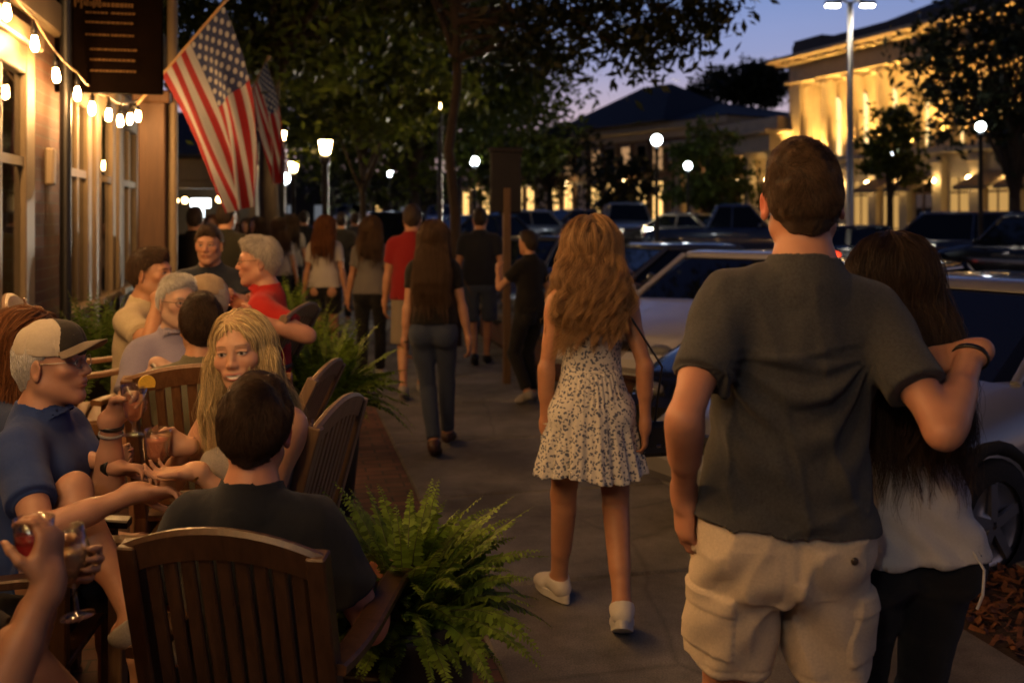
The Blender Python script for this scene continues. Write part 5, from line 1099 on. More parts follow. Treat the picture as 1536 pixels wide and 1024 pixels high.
# ------------------------------------------------------------------ cars
def car_paint(name, c, rough=.25, metal=.0): return mat('paint_'+name, c, rough, metal, spec=.5, coat=1., noise=.04, nscale=2)
M_tyre = mat('tyre', (.012, .012, .012), .85, noise=.3, nscale=40); M_rim = mat('rim_alloy', (.45, .45, .46), .3, .9); M_chr = mat('chrome', (.6, .6, .6), .15, 1)
CARS = {  # half width, length, hood z, belt z, roof z, windshield base y, roof front y, roof rear y, rear base y, deck z
    'sedan': (.90, 4.6, .80, .96, 1.44, .95, .22, -.95, -1.62, .98), 'suv': (.95, 4.7, 1.02, 1.12, 1.76, 1.02, .45, -1.85, -2.22, 1.12), 'pickup': (.98, 5.4, 1.05, 1.14, 1.82, 1.05, .50, -.45, -.75, 1.10), 'hatch': (.87, 4.1, .86, .98, 1.50, .95, .28, -1.45, -1.92, 1.0)}
def car(kind, label, loc, fwd, paint, lights=None, tail=None, plate=True, cat='car'):
    w, L, hz, bz, rz_, wb, rf, rr, rb, dz = CARS[kind]; ang = math.atan2(-fwd[0], fwd[1]); t = thing('parked_car' if not lights else 'oncoming_car', label, cat, (loc[0], loc[1], ROAD+float(rise(loc[1]))), ang, 'cars along the street'); h = L/2
    ys = np.linspace(-h, h, 41); kz = np.interp(ys, [-h, -h+.08, -h+.35, rb, rb+.2, wb-.2, wb+.05, h-.55, h-.12, h], [dz-.30, dz-.06, dz-.01, dz+.01, bz, bz, (bz+hz)/2+.06, hz-.02, hz-.13, hz-.30])
    kw = np.interp(ys, [-h, -h+.12, -h+.5, -1, 1, h-.6, h-.15, h], [w*.82, w*.92, w*.98, w, w, w*.97, w*.88, w*.74]); kb = np.interp(ys, [-h, -h+.3, h-.3, h], [.36, .22, .22, .34]); vs, fs = [], []
    NS = 0
    for y, zt, ww, zb in zip(ys, kz, kw, kb):
        half = [(0, zb), (ww*.72, zb), (ww*.94, zb+.06), (ww*.99, (zb+zt)/2-.08), (ww, (zb+zt)/2+.05), (ww*.975, zt-.09), (ww*.90, zt-.02), (ww*.78, zt+.004), (0, zt+.02)]
        sec = half+[(-x, z) for x, z in half[-2:0:-1]]; NS = len(sec); vs += [(x, y, z) for x, z in sec]
    for i in range(len(ys)-1):
        for k in range(NS): a, b = i*NS+k, i*NS+(k+1) % NS; fs.append((a, b, b+NS, a+NS))
    fs += [tuple(range(NS)), tuple(range((len(ys)-1)*NS, len(ys)*NS))[::-1]]; g = MB(); g.add(vs, fs, True); g.build('body', paint, t)
    # greenhouse
    wb0, wr0 = w*.86, w*.66; zb_, zr = bz-.02, rz_-.07
    bot = [(-wb0, rb), (wb0, rb), (wb0, wb-.12), (wb0*.80, wb+.04), (-wb0*.80, wb+.04), (-wb0, wb-.12)]; top = [(-wr0, rr), (wr0, rr), (wr0, rf-.08), (wr0*.82, rf), (-wr0*.82, rf), (-wr0, rf-.08)]
    g = MB(); g.add([(x, y, zb_) for x, y in bot]+[(x, y, zr) for x, y in top], [(k, (k+1) % 6, 6+(k+1) % 6, 6+k) for k in range(6)]+[tuple(range(6, 12))]); g.build('window', M_dark, t)
    g = MB(); rows = []
    for f, ex_, dzz in ((0, .02, 0), (.5, .0, .045), (1, -.14, .068), (1.2, -.4, .078)):
        rows.append([(x*(1+ex_*.5), y+(ex_ if y > -0.3 else -ex_)*(.6), zr+dzz) for x, y in [(p[0], p[1]) for p in top]])
    vs = [p for r_ in rows for p in r_]; fs = [(i*6+k, i*6+(k+1) % 6, (i+1)*6+(k+1) % 6, (i+1)*6+k) for i in range(3) for k in range(6)]+[tuple(range(18, 24))]; g.add(vs, fs, True); g.build('roof', paint, t)
    for sx in (-1, 1):
        g = MB(); g.tube([(sx*wb0*.93, wb-.02, zb_), (sx*wr0*.96, rf-.02, zr+.02)], .032, 6); g.tube([(sx*wb0, rb+.02, zb_), (sx*wr0, rr, zr+.02)], .05, 6); ym = (rf+rr)/2-.05; g.tube([(sx*wb0, ym, zb_), (sx*wr0, ym, zr+.01)], .03, 6); g.tube([(sx*wr0, rr, zr+.01), (sx*wr0, rf-.06, zr+.01)], .028, 6); g.build('pillar', paint, t)
        g = MB(); g.ball((sx*(w+.08), wb-.25, bz+.06), (.10, .055, .07), 10); g.tube([(sx*wb0, wb-.24, bz), (sx*(w+.05), wb-.25, bz+.04)], .02, 6); g.build('mirror', paint, t)
        g = MB(); g.box((sx*(w*.995), -.05, (bz+.3)/2+.20), (.012, 1.0, .012)); g.box((sx*(w*.993), .1, bz-.16), (.03, .16, .025), bev=.008); g.build('door_handle', M_chr if kind != 'sedan' else M_black, t)
        for yy in (h-.92, -h+.92):
            rw = .325 if kind in ('sedan', 'hatch') else .37
            R = np.column_stack([V(0, 0, 1), V(0, 1, 0), V(sx, 0, 0)]); g = MB(); c = (sx*(w-.20), yy, rw)
            g.lathe([(rw-.11, .0), (rw-.03, .0), (rw, .03), (rw, .19), (rw-.03, .215), (rw-.11, .215)], c, 24, R); wh = g.build('wheel', M_tyre, t)
            g = MB(); g.lathe([(.001, .18), (.05, .20), (.07, .17), (rw-.13, .185), (rw-.105, .20), (rw-.10, .10)], c, 20, R)
            for k in range(5): a = k*1.2566; g.box(V(*c)+R@V(.5*(rw-.08)*math.cos(a)*.9, .5*(rw-.08)*math.sin(a)*.9, .192), (rw-.14, .05, .02), R@np.column_stack([V(math.cos(a), math.sin(a), 0), V(-math.sin(a), math.cos(a), 0), V(0, 0, 1)]))
            g.build('rim', M_rim, wh)
            g = MB(); a_ = [(rw+.07)*1.0]; pts = [(sx*(w*.985), yy+(rw+.05)*math.cos(a), rw+(rw+.05)*math.sin(a)) for a in np.linspace(-.25, math.pi+.25, 14)]; g.tube(pts, .035, 6); g.build('wheel_arch', M_tyre, t)
        g = MB(); g.ball((sx*w*.64, h-.085, hz-.21), (.13, .09, .058), 12); g.build('headlight', emis('headlight_on', (1, .86, .62), lights) if lights else mat('lamp_glass', (.22, .23, .25), .08, spec=.8), t)
        g = MB(); g.ball((sx*w*.70, -h+.055, dz-.19), (.17, .09, .085), 12); g.build('tail_light', emis('tail_on', (1, .06, .02), tail) if tail else mat('tail_glass', (.22, .012, .010), .15), t)
    g = MB(); g.box((0, h-.06, hz-.22), (w*.75, .10, .14), bev=.03); g.build('grille', M_black, t)
    for yy, zz in ((h-.03, .46), (-h+.03, .50)): g = MB(); g.box((0, yy, zz), (w*1.62, .20, .20), bev=.06); g.build('bumper', paint if kind == 'sedan' else M_black, t)
    g = MB(); g.box((0, -h-.045, .66), (.32, .02, .15), bev=.004); g.build('licence_plate', M_white, t)
    if kind == 'pickup': g = MB(); g.box((0, -1.75, bz-.0), (w*1.6, 1.75, .02)); g.build('cargo_bed', M_black, t)
    return t
def car_at(kind, label, lp, wp, fwd, paint, **k):
    f = nrm(V(*fwd, 0)); r = V(f[1], -f[0], 0); o = V(*wp)*V(1, 1, 0)-r*lp[0]-f*lp[1]; return car(kind, label, o, f, paint, **k)
C_wh = car_paint('white', (.74, .74, .75)); C_bk = car_paint('black', (.008, .009, .012)); C_sv = car_paint('silver', (.34, .35, .37), .3, .5); C_tan = car_paint('tan', (.42, .36, .27), .3, .3); C_bl = car_paint('blue', (.025, .040, .11)); C_gy = car_paint('grey', (.11, .112, .12), .3, .3)
car_at('sedan', 'white sedan nosed in behind the woman in the dress', (.72, .95), P3(950, 430, 11.0), (-.70, -.71), C_wh)
car_at('sedan', 'black sedan with clear headlights nosed up to the pavement by the grey shirted man', (.60, 2.1), P3(985, 530, 7.25), (-.66, -.75), C_bk)
car_at('sedan', 'silver sedan nearest the camera behind the embracing couple', (-.74, .92), P3(1530, 545, 5.2), (-.86, -.51), C_sv)
car_at('sedan', 'dark grey sedan low behind the white sedan', (0, 0), P3(985, 400, 14.2), (-.9, -.4), C_gy)
car_at('sedan', 'dark sedan with its windscreen toward the sign post', (0, 0), P3(805, 400, 17.5), (-.55, -.83), C_gy)
car_at('suv', 'silver grey suv with bright headlights facing us over the dress woman', (0, 0), P3(940, 400, 36), (-.03, -1), C_sv, cat='suv', lights=300)
for sx in (-.6, .6): c = P3(940, 400, 36); spot('headlamp_beam', (c[0]+sx-.07, 33.45, 1.25), (c[0]+sx-3.5, 5, .9), 2500, (1, .88, .68), .9, .08)
car_at('sedan', 'tan sedan parked sideways right of the bright headlights', (0, 0), P3(1015, 400, 34), (-.75, .66), C_tan)
car_at('pickup', 'dark blue pickup truck parked before the wing', (0, 0), P3(1105, 400, 30), (.93, -.35), C_bl, cat='pickup')
car_at('sedan', 'dark saloon showing red tail lights beside the tall street light', (0, 0), P3(1290, 400, 24), (.30, .95), C_bk, tail=2.2)
car_at('suv', 'big dark blue suv parked before the hall', (0, 0), P3(1420, 400, 24), (-.80, .60), C_bl, cat='suv', tail=.6)
car_at('suv', 'black suv cut off by the right edge of the view', (0, 0), P3(1560, 400, 21), (-.45, .89), C_bk, cat='suv')
car_at('suv', 'black suv parked under the trees behind the red shirt', (0, 0), P3(592, 400, 24), (.25, -.97), C_bk, cat='suv')
car_at('suv', 'oncoming car with white headlights beyond the walkers', (0, 0), P3(540, 400, 72), (.2, -.98), C_gy, lights=90)
car_at('sedan', 'far oncoming car with bright headlights left of the dark trunk', (0, 0), P3(662, 400, 52), (.1, -.99), C_gy, lights=90)
car_at('suv', 'far oncoming car with headlights level with the crowd', (0, 0), P3(518, 400, 80), (.2, -.98), C_gy, lights=90)
car_at('hatch', 'pale hatchback parked beyond the sign post', (0, 0), P3(760, 400, 36), (-.85, -.5), C_sv)
car_at('sedan', 'dark saloon parked far down the row of cars', (0, 0), P3(850, 400, 40), (-.8, -.6), C_gy, tail=.6)
car_at('hatch', 'small dark car parked beside the black trunk', (0, 0), P3(700, 400, 30), (-.8, -.6), C_bk)
car_at('sedan', 'pale saloon parked beyond the pickup', (0, 0), P3(1190, 400, 34), (.8, -.6), C_tan)
# ------------------------------------------------------------------ the people
PI = math.pi
TAN = (.50, .26, .15); FAIR = (.56, .32, .21); RED = (.50, .24, .15)
C_ = lambda n, c, **k: cloth('cloth_'+n, c, **k)
W_ = lambda loc, rz, px, py, Y: to_local(loc, rz, P3(px, py, Y))
def band(p, sd, f, r, h, m, name, flat=1.15):
    """a strap round the forearm, f = metres up from the wrist"""
    W, dr, pn, _ = p.hand[sd]; b = nrm(W-p.E[sd]); lat = nrm(np.cross(b, pn)); pn2 = np.cross(lat, b); R = np.column_stack([lat*flat, pn2, b]); g = MB()
    g.lathe([(r, -h/2), (r+.003, -h/2), (r+.0035, 0), (r+.003, h/2), (r, h/2)], W-b*f, 20, R, True); return g.build(name, m, p.obj)
def eyeglasses(p, m):
    s = p.s*p.hs; at = lambda a, b, c: p.HC+s*(a*p.Rh[0]+b*p.Rh[1]+c*p.Rh[2]); g = MB()
    for d in (1, -1):
        g.tube([at(d*.032+.023*math.cos(a), .099-.006*abs(math.cos(a)), .001+.017*math.sin(a)) for a in np.linspace(0, 2*PI, 17)], .0014, 6, False)
        g.tube([at(d*.055, .093, .006), at(d*.075, .05, .008), at(d*.081, -.012, .008)], .0014, 6)
    g.tube([at(-.010, .102, .006), at(0, .105, .009), at(.010, .102, .006)], .0014, 6); return g.build('eyeglasses', m, p.obj)
def cap(p, res, mc, mf, mb, strap=None, patch=None):
    """baseball cap: crown panels and a curved brim, in head coordinates"""
    s = p.s*p.hs; w = lambda x: p.HC+s*(np.asarray(x)@p.Rh)
    F = Field(V(-.12, -.14, -.06), V(.12, .14, .17), res); F.ell((0, -.012, .040), (.0855, .106, .098), k=.02); F.ell((0, .045, .062), (.055, .05, .062), k=.03); F.cutplane((0, 0, .030), nrm((0, -.10, -1)))
    G = Field(V(-.12, -.14, -.06), V(.12, .14, .17), res); G.ell((0, -.012, .036), (.0815, .102, .093)); F.d = np.maximum(F.d, -np.minimum(G.d, .05)) if False else F.d
    v, q = F.mesh(); v = smooth_v(v, q, 2); n = vnormals(v, q); v += n*(.0015*wnoise(v, (30, 30, 50), 3, 2))[:, None]
    az = np.arctan2(v[:, 0], v[:, 1]); fr = np.abs(az) < .95-.25*np.clip((v[:, 2]-.05)/.09, 0, 1); mi = fr[q].mean(1) > .5
    seam = np.min(np.abs(((az[:, None]-np.array([0, 1.05, 2.1, PI, -1.05, -2.1])[None])+PI) % (2*PI)-PI), axis=1); v -= n*(.0022*np.exp(-(seam*.08/.0035)**2))[:, None]
    o = link('cap', np_mesh('cap', w(v), q, True, mi.astype(int)), [mc, mf], p.obj); g = MB(); K, J = 20, 8; vs = []
    for j in range(J+1):
        for k in range(K+1):
            a = -1.0+2.0*k/K; rr = .096+.070*(j/J)*math.cos(a*1.02)**.6; x = rr*math.sin(a)*(.082/.096)*1.0; y = -.005+rr*math.cos(a)*1.02; vs.append((x, y, .056+.006*(j/J)-3.8*x*x+.006*math.cos(a)))
    nn = len(vs); vs += [(x, y, z-.004) for x, y, z in vs]; fs = []
    for j in range(J):
        for k in range(K): a = j*(K+1)+k; fs += [(a, a+1, a+K+2, a+K+1), (nn+a, nn+a+K+1, nn+a+K+2, nn+a+1)]
    for k in range(K): a = J*(K+1)+k; fs.append((a, a+1, nn+a+1, nn+a))
    g.add([w(x) for x in vs], fs, True); g.build('brim', mb, o); g = MB(); g.ball(w((0, -.012, .1375)), .006, 8); g.build('button', mf, o)
    if patch:
        g = MB()
        for k, (dx, wd) in enumerate(((-.036, .010), (-.024, .008), (-.013, .011), (.0, .008), (.011, .010), (.024, .009), (.034, .006))):
            a = (dx+.0)/.092; d = V(math.sin(a), math.cos(a), 0); c = w(V(0, -.0, .094)+d*V(.083, .100, 0)+V(0, -.016, .0)); Rr = np.column_stack([w(V(math.cos(a), -math.sin(a), 0))-p.HC, nrm(w(d*.8+V(0, 0, .6))-p.HC), nrm(w(V(0, 0, .8)-d*.6)-p.HC)]); Rr[:, 0] /= np.linalg.norm(Rr[:, 0]); g.box(c, (wd, .006, .020), Rr)
        g.build('embroidery', patch, o)
    return o

# --- grey T-shirt man in front, his arm round the woman beside him
loc = (.625, 2.30, 0); L = lambda px, py, Y: W_(loc, 0, px, py, Y)
p = P_man = person('tall man in charcoal T-shirt and tan cargo shorts seen from behind, arm round a woman', loc, 0, H=1.865, res=.0065, fine=dict(head=.0035), wide=.98, arm=.93, hs=.95, skin=RED, haircol='brown', ears=True, stubble=.2, seed=11,
    head=(-.10, .03, -.01), lean=(.02, .085, 0, 0), armL=dict(hand=L(1026, 742, 2.30), pole=(-.40, -1, 0), palm=(1, .3, 0), dir=(.05, .12, -1)), armR=dict(hand=L(1458, 528, 2.27), pole=(.22, -.8, -.8), palm=(-.2, .6, -.75), dir=(-.72, .42, -.22), pose='relax'),
    legR=dict(foot=(.125, -.05, .09), pole=(.1, 1, 0), toe=(.2, 1, 0)), legL=dict(foot=(-.12, .05, .09), pole=(0, 1, 0), toe=(-.2, 1, 0)))
def tee_disp(v):
    q = (v-p.P); x, z, y = q[:, 0], q[:, 2], q[:, 1]; s = p.s; a = 0
    for d in (-1, 1):                                        # pulls running down from the shoulder blades and armpits
        ox, oz = d*.17, .38; r = np.hypot(x-ox, z-oz); th = np.arctan2(z-oz, (x-ox)*-d)
        a = a+.0065*np.sin(th*13+2*np.sin(r*14)+d)*np.exp(-((r-.16)/.13)**2)*(th < .1)
    a = a*1.8+.011*np.maximum(0, np.sin(x*52+3*np.sin(z*7)+z*6))**2*np.clip((.30-z)/.2, 0, 1)*np.clip((z+.0)/.15, 0, 1)
    a = a+.008*np.sin(z*75+5*np.sin(x*9+1)+x*12)*np.exp(-((z+.0)/.075)**2)*(.5+.5*np.sin(x*17+.6))+.009*np.exp(-((z+.045)/.03)**2)
    a = a+.011*folds(v, (13, 13, 4.5), 41)*np.clip(.75-z, 0, 1)+.010*folds(v, (9, 9, 15), 43)*np.exp(-((z-.02)/.10)**2)
    return (a+.004*wnoise(v, (22, 22, 10), 4, 3))*np.clip((.21-np.abs(x))/.05, .12, 1)
def short_disp(v):
    q = (v-p.P); x, z = q[:, 0], q[:, 2]; a = .007*np.sin(z*40+np.abs(x)*26+2*np.sin(x*20))*np.exp(-((z+.14)/.10)**2)+.006*np.sin(np.abs(x)*60+z*22)*np.exp(-((z+.34)/.14)**2)
    a = a-.006*np.exp(-(x/.008)**2)*(z > -.10)+.006*((np.abs(x) > .125) & (z < -.16) & (z > -.31) & (np.abs(q[:, 1]) < .085))+.004*((np.abs(x) > .125) & (z < -.155) & (z > -.20) & (np.abs(q[:, 1]) < .09))-.003*np.exp(-((z+.345)/.004)**2)+.002*((np.abs(np.abs(x)-.095) < .055) & (z < -.03) & (z > -.155)); return a+.003*wnoise(v, (14, 14, 9), 6, 3)+.011*folds(v, (8, 8, 11), 51)*np.exp(-((z+.15)/.16)**2)+.008*folds(v, (11, 11, 7), 52)
so = make_bottom(p, .006, 'cargo_shorts', C_('khaki', (.62, .52, .40), heather=.12), length=.69, loose=.020, wr=0, disp=short_disp)
make_top(p, .006, 'tee', C_('charcoal_tee', (.052, .055, .061), heather=.3), hem=.0, loose=.015, slv=.66, wr=0, disp=tee_disp)
g = MB(); M_btn = mat('dark_button', (.04, .03, .025), .4); c = p.P+V(.118, -.143, -.052); g.ball(c, (.009, .004, .009), 10); g.build('button', M_btn, so)
make_shoes(p, .007, C_('canvas', (.3, .28, .26)), mat('sole_white', (.6, .58, .55), .6)); short_hair(p, .003, 26000, t=.010, length=.020, top=.016); band(p, 1, .02, .033, .012, M_black, 'bracelet')

# --- woman in the white top beside him
loc = (.99, 2.50, 0); L = lambda px, py, Y: W_(loc, 0, px, py, Y)
p = person('woman with long dark hair in white sleeveless top and black jeans, held by the man', loc, 0, H=1.645, sex='f', res=.007, skin=FAIR, haircol='dark', seed=12, head=(.12, -.02, -.05), lean=(.02, -.04, 0, 0), wide=.96,
    armR=dict(hand=(.0, .32, 1.05), pole=(.2, .5, -1)), armL=dict(hand=(-.20, .22, .95), pole=(-.6, -.5, 0)), legR=dict(foot=(.045, -.02, .085), toe=(.2, 1, 0)), legL=dict(foot=(-.045, .05, .085)))
def tank_disp(v):
    q = v-p.P; x, z = q[:, 0], q[:, 2]; return .007*np.sin(z*60+x*20+3*np.sin(x*14))*np.exp(-((z-.06)/.07)**2)+.004*np.sin(x*50+z*30)*np.clip((.3-z)/.2, 0, 1)+.008*np.exp(-((z+.02)/.03)**2)+.003*wnoise(v, (20, 20, 12), 2, 3)
make_bottom(p, .007, 'jeans', C_('black_denim', (.010, .011, .016), heather=.25), length=1.93, loose=.004, wr=.004)
make_top(p, .006, 'tank', C_('white_jersey', (.60, .58, .57), heather=.06), hem=-.02, loose=.014, wr=0, disp=tank_disp); make_shoes(p, .007, C_('canvas', (.3, .28, .26)))
g = MB(); c = p.P; g.tube([c+V(.11, -.128, .015), c+V(.125, -.150, -.02), c+V(.118, -.158, -.075), c+V(.105, -.156, -.11)], .0035, 6); g.build('drawstring', C_('white_jersey', (0, 0, 0)), p.obj)
long_hair(p, .006, 16000, length=.44, width=.8, wave=.008, wl=.2, taper=.55, rad=.0006, fly=.05, part=-.01)

# --- woman in the short patterned dress
loc = (.335, 4.2, 0); L = lambda px, py, Y: W_(loc, 0, px, py, Y)
p = person('woman walking away in pale patterned sundress and white sneakers', loc, 0, H=1.69, sex='f', res=.006, skin=(.46, .22, .12), haircol='gold', seed=13, leg=1.10, head=(-.05, 0, .0), lean=(.03, .0, 0, 0),
    armL=dict(hand=L(818, 640, 4.2), pole=(-.7, -.6, 0), dir=(.10, .12, -1), palm=(1, .2, 0)), armR=dict(hand=L(968, 640, 4.12), pole=(.6, -.7, 0), dir=(-.02, .1, -1), palm=(-1, .2, 0)),
    legL=dict(foot=L(838, 868, 4.43)*V(1, 1, 0)+V(0, 0, .085), pole=(-.1, 1, 0), toe=(-.5, 1, 0)), legR=dict(foot=(.105, -.22, .145), pole=(.05, 1, 0), toe=(.10, 1, -.5)))
def dress_mat():
    m = C_('dress', (.56, .53, .50), heather=.08); m = m.copy(); n = m.node_tree.nodes; l = m.node_tree.links; b = n['Principled BSDF']; tc = n.new('ShaderNodeTexCoord')
    v = n.new('ShaderNodeTexVoronoi'); v.inputs['Scale'].default_value = 72; v.inputs['Randomness'].default_value = 1; nz = n.new('ShaderNodeTexNoise'); nz.inputs['Scale'].default_value = 40; mx = n.new('ShaderNodeMix'); mx.data_type = 'RGBA'; mx.inputs[0].default_value = .028
    l.new(tc.outputs['Object'], nz.inputs[0]); l.new(tc.outputs['Object'], mx.inputs[6]); l.new(nz.outputs['Color'], mx.inputs[7]); l.new(mx.outputs[2], v.inputs[0])
    cr = n.new('ShaderNodeValToRGB'); e = cr.color_ramp.elements; e[0].position = .34; e[0].color = (.11, .13, .20, 1); e[1].position = .46; e[1].color = (.70, .67, .62, 1); l.new(v.outputs['Distance'], cr.inputs[0]); l.new(cr.outputs[0], b.inputs['Base Color']); return m
M_dress = dress_mat(); F = Field(bounds(p, .2)[0]*V(1, 1, 0)+V(0, 0, .5), bounds(p, .2)[1]*V(1, 1, 0)+V(0, 0, 1.5), .006); b_torso(F, p, .010, .004, k=.04)
F.cutplane(p.pos(0, 0, .36), p.R[2]*.98+p.R[1]*-.20)
for d in (1, -1): F.ell(p.S[d]+V(d*.02, 0, -.02), (.055, .14, .14), p.R, k=.01, op='s')
def skirt(X, Y, Z):
    c = p.P; x, y, z = X-c[0], Y-c[1]+.01, Z-c[2]; t = np.clip((.14-z)/.46, 0, 1); th = np.arctan2(x, y); rho = np.sqrt((x/1.16)**2+(y)**2)
    R = .103+.105*t**.85+t*.011*np.sin(th*15+1.5*np.sin(th*3))+t*.006*np.sin(th*31+2)+.004*np.sin(th*40)*(t < .3)
    return np.maximum((rho-R)*.8, np.maximum(z-.145, -(z+.285)-.012*np.sin(th*3)))
F.func(p.P+V(-.3, -.3, -.36), p.P+V(.3, .3, .17), skirt, k=.012); F.func(p.P+V(-.3, -.3, -.36), p.P+V(.3, .3, .0), lambda X, Y, Z: np.maximum(skirt(X, Y, Z)+.012, -9)*1.0 if False else np.maximum((np.sqrt(((X-p.P[0])/1.16)**2+(Y-p.P[1]+.01)**2)-(.088+.10*np.clip((.14-Z+p.P[2])/.46, 0, 1)**.85)), Z-p.P[2]+.10), k=.004, op='s')
dr = cloth_mesh(F, 'sundress', M_dress, p, .002)
g = MB()
for d in (1, -1): g.tube([p.pos(d*.075, -.105, .335), p.pos(d*.085, -.085, .44), p.pos(d*.088, -.03, .497), p.pos(d*.085, .05, .47), p.pos(d*.08, .10, .40)], .0045, 6)
g.build('shoulder_strap', M_dress, dr); g = MB()
for k in range(6): g.ball(p.pos(.0, -.105+.012*k*.0, .30-.028*k)+V(0, -.004-.004*k*(k < 3), 0), .0045, 8)
make_shoes(p, .005, C_('sneaker', (.66, .62, .56), heather=.05), mat('sole_white', (.6, .58, .55), .6)); long_hair(p, .006, 20000, length=.355, width=1.05, wave=.023, wl=.15, taper=.66, rad=.0007, fly=.12, thick=1.25)
band(p, -1, .02, .024, .010, mat('beads', (.6, .55, .45), .3), 'bracelet')
pp_ = p; hb = V(*loc)+V(.265, -.02, .70)      # handbag on a cross strap
t = thing('handbag', 'small black shoulder bag hanging at the hip of the woman in the dress', 'handbag', hb, .25); Mb = mat('black_leather', (.012, .011, .011), .35, bump=.15, bscale=150)
g = MB(); g.add([(x*sx*.5, y*.5*sy, z) for z, sx, sy in ((0, .15, .06), (.02, .175, .075), (.10, .155, .065), (.145, .12, .03)) for x, y in ((-1, -1), (1, -1), (1, 1), (-1, 1))], [(0, 3, 2, 1), (12, 13, 14, 15)]+[(4*i+k, 4*i+(k+1) % 4, 4*i+4+(k+1) % 4, 4*i+4+k) for i in range(3) for k in range(4)]); o = g.build('bag', Mb, t)
md = o.modifiers.new('bevel', 'BEVEL'); md.width = .012; md.segments = 3; g = MB(); g.box((0, -.037, .085), (.14, .008, .085), bev=.003); g.build('flap', Mb, t); g = MB(); g.box((0, -.043, .05), (.022, .006, .014), bev=.002); g.build('clasp', M_chr, t)
g = MB(); sh = rotz(V(*loc)+p.pos(.10, -.075, .475)-hb, -.25); sh2 = rotz(V(*loc)+p.pos(.125, -.02, .495)-hb, -.25); g.tube([(.0, 0, .14), (.0, -.03, .25), V(.01, -.055, .38), sh*.9+V(.008, -.02, .03), sh, sh2], .005, 6); g.tube([(-.06, 0, .13), (-.03, .0, .2), (0, 0, .25)], .004, 6); g.build('strap', Mb, t)

# --- woman in black T-shirt and jeans
loc = (GX(650, 7.15), 7.15, 0)
p = person('woman walking away in black T-shirt and blue jeans with long straight brown hair', loc, 0, H=1.665, sex='f', res=.008, skin=(.44, .23, .14), haircol='brown', seed=14, lean=(.03, 0, 0, 0), wide=1.04,
    armL=dict(hand=W_(loc, 0, 604, 535, 7.1), pole=(-.5, -.8, 0), dir=(.1, .2, -1), palm=(1, .3, 0)), armR=dict(hand=W_(loc, 0, 708, 535, 7.15), pole=(.6, -.7, 0), dir=(.05, .2, -1), palm=(-1, .3, 0)),
    legL=dict(foot=(.015, -.14, .115), pole=(-.08, 1, 0), toe=(.05, 1, -.3)), legR=dict(foot=(.085, .26, .085), pole=(.08, 1, 0)))
make_top(p, .008, 'tee', C_('black_tee', (.010, .009, .009)), hem=.045, loose=.012, slv=.5, wr=.003); make_bottom(p, .008, 'jeans', C_('blue_denim', (.035, .048, .085), heather=.3), length=1.93, loose=0., wr=.003); make_shoes(p, .008, mat('brown_leather', (.06, .025, .014), .5)); long_hair(p, .008, 9000, length=.50, width=.72, taper=.85, rad=.0009)
band(p, -1, .01, .024, .012, M_black, 'wristband')

# --- the other walkers on the pavement
def walker(label, px, Y, H, sex, top, bot, blen, hair, rz=0., long=True, topkind='tee', shoe=None, step=1, hang=None, res=.011, skin=TAN, hlen=.42, face='calm', wide=1., hc=None, group=None, x=None, arms=None):
    loc = (GX(px, Y) if x is None else x, Y, 0); s = H/1.75; a = arms or (dict(hand=(-.27*s*wide, .10*step, .80*s), pole=(-.4, -1, 0), dir=(0, .15, -1), palm=(1, .2, 0)), dict(hand=(.27*s*wide, -.06*step, .80*s), pole=(.4, -1, 0), dir=(0, .15, -1), palm=(-1, .2, 0)))
    loc = (loc[0], loc[1], float(rise(Y)) if Y > 13 else 0); p = person(label, loc, rz, H=H, sex=sex, res=res, skin=skin, haircol=hair, seed=int(px), lean=(.03, 0, 0, 0), armL=a[0], armR=a[1], face=face, wide=wide, group=group,
        legL=dict(foot=(-.06, -.20*step, .12), pole=(-.1, 1, 0), toe=(0, 1, -.3)), legR=dict(foot=(.07, .22*step, .085), pole=(.1, 1, 0)))
    make_top(p, res, topkind, top, hem=-.05 if sex == 'm' else -.01, loose=.028 if sex == 'm' else .016, slv=.58, wr=.003)
    make_bottom(p, res, 'shorts' if blen < 1.1 else 'trousers', bot, length=blen, loose=.03 if blen < 1.1 else .008, wr=.003); make_shoes(p, res*.9, shoe or C_('canvas', (.3, .28, .26)))
    if long: long_hair(p, res, 2500, length=hlen, width=.75, taper=.8, rad=.0014)
    else: short_hair(p, res*.6, 0, top=.006)
    return p
walker('man walking away in navy T-shirt and denim shorts', 720, 11.5, 1.80, 'm', C_('navy_tee', (.016, .019, .028)), C_('denim_light', (.055, .075, .12), heather=.3), .95, 'dark', long=False, wide=1.08, shoe=M_black, step=.6)
walker('person in red T-shirt half hidden behind the woman in black', 618, 9.4, 1.81, 'm', C_('dark_red_tee', (.24, .014, .016)), C_('stone', (.25, .21, .16)), .95, 'brown', long=False)
walker('woman walking away in grey T-shirt and black leggings', 556, 10.3, 1.70, 'f', C_('grey_tee', (.17, .16, .155)), C_('black_legging', (.010, .010, .012)), 1.95, 'brown', hlen=.34, shoe=C_('sneaker', (.66, .62, .56)))
walker('woman walking away in white T-shirt and black shorts', 487, 11.2, 1.71, 'f', C_('white_tee', (.55, .51, .46)), C_('black_short', (.012, .012, .014)), .62, 'auburn', hlen=.36)
walker('person in black shirt with tied up hair behind the low brick wall', 795, 9.05, 1.57, 'f', C_('black_shirt', (.010, .009, .009)), C_('black_short', (0, 0, 0)), 1.9, 'dark', rz=.75, long=False, step=.2, arms=(dict(hand=(-.12, .30, 1.22), pole=(-.6, -.2, -1)), dict(hand=(.2, .15, .85), pole=(.5, -1, 0))))
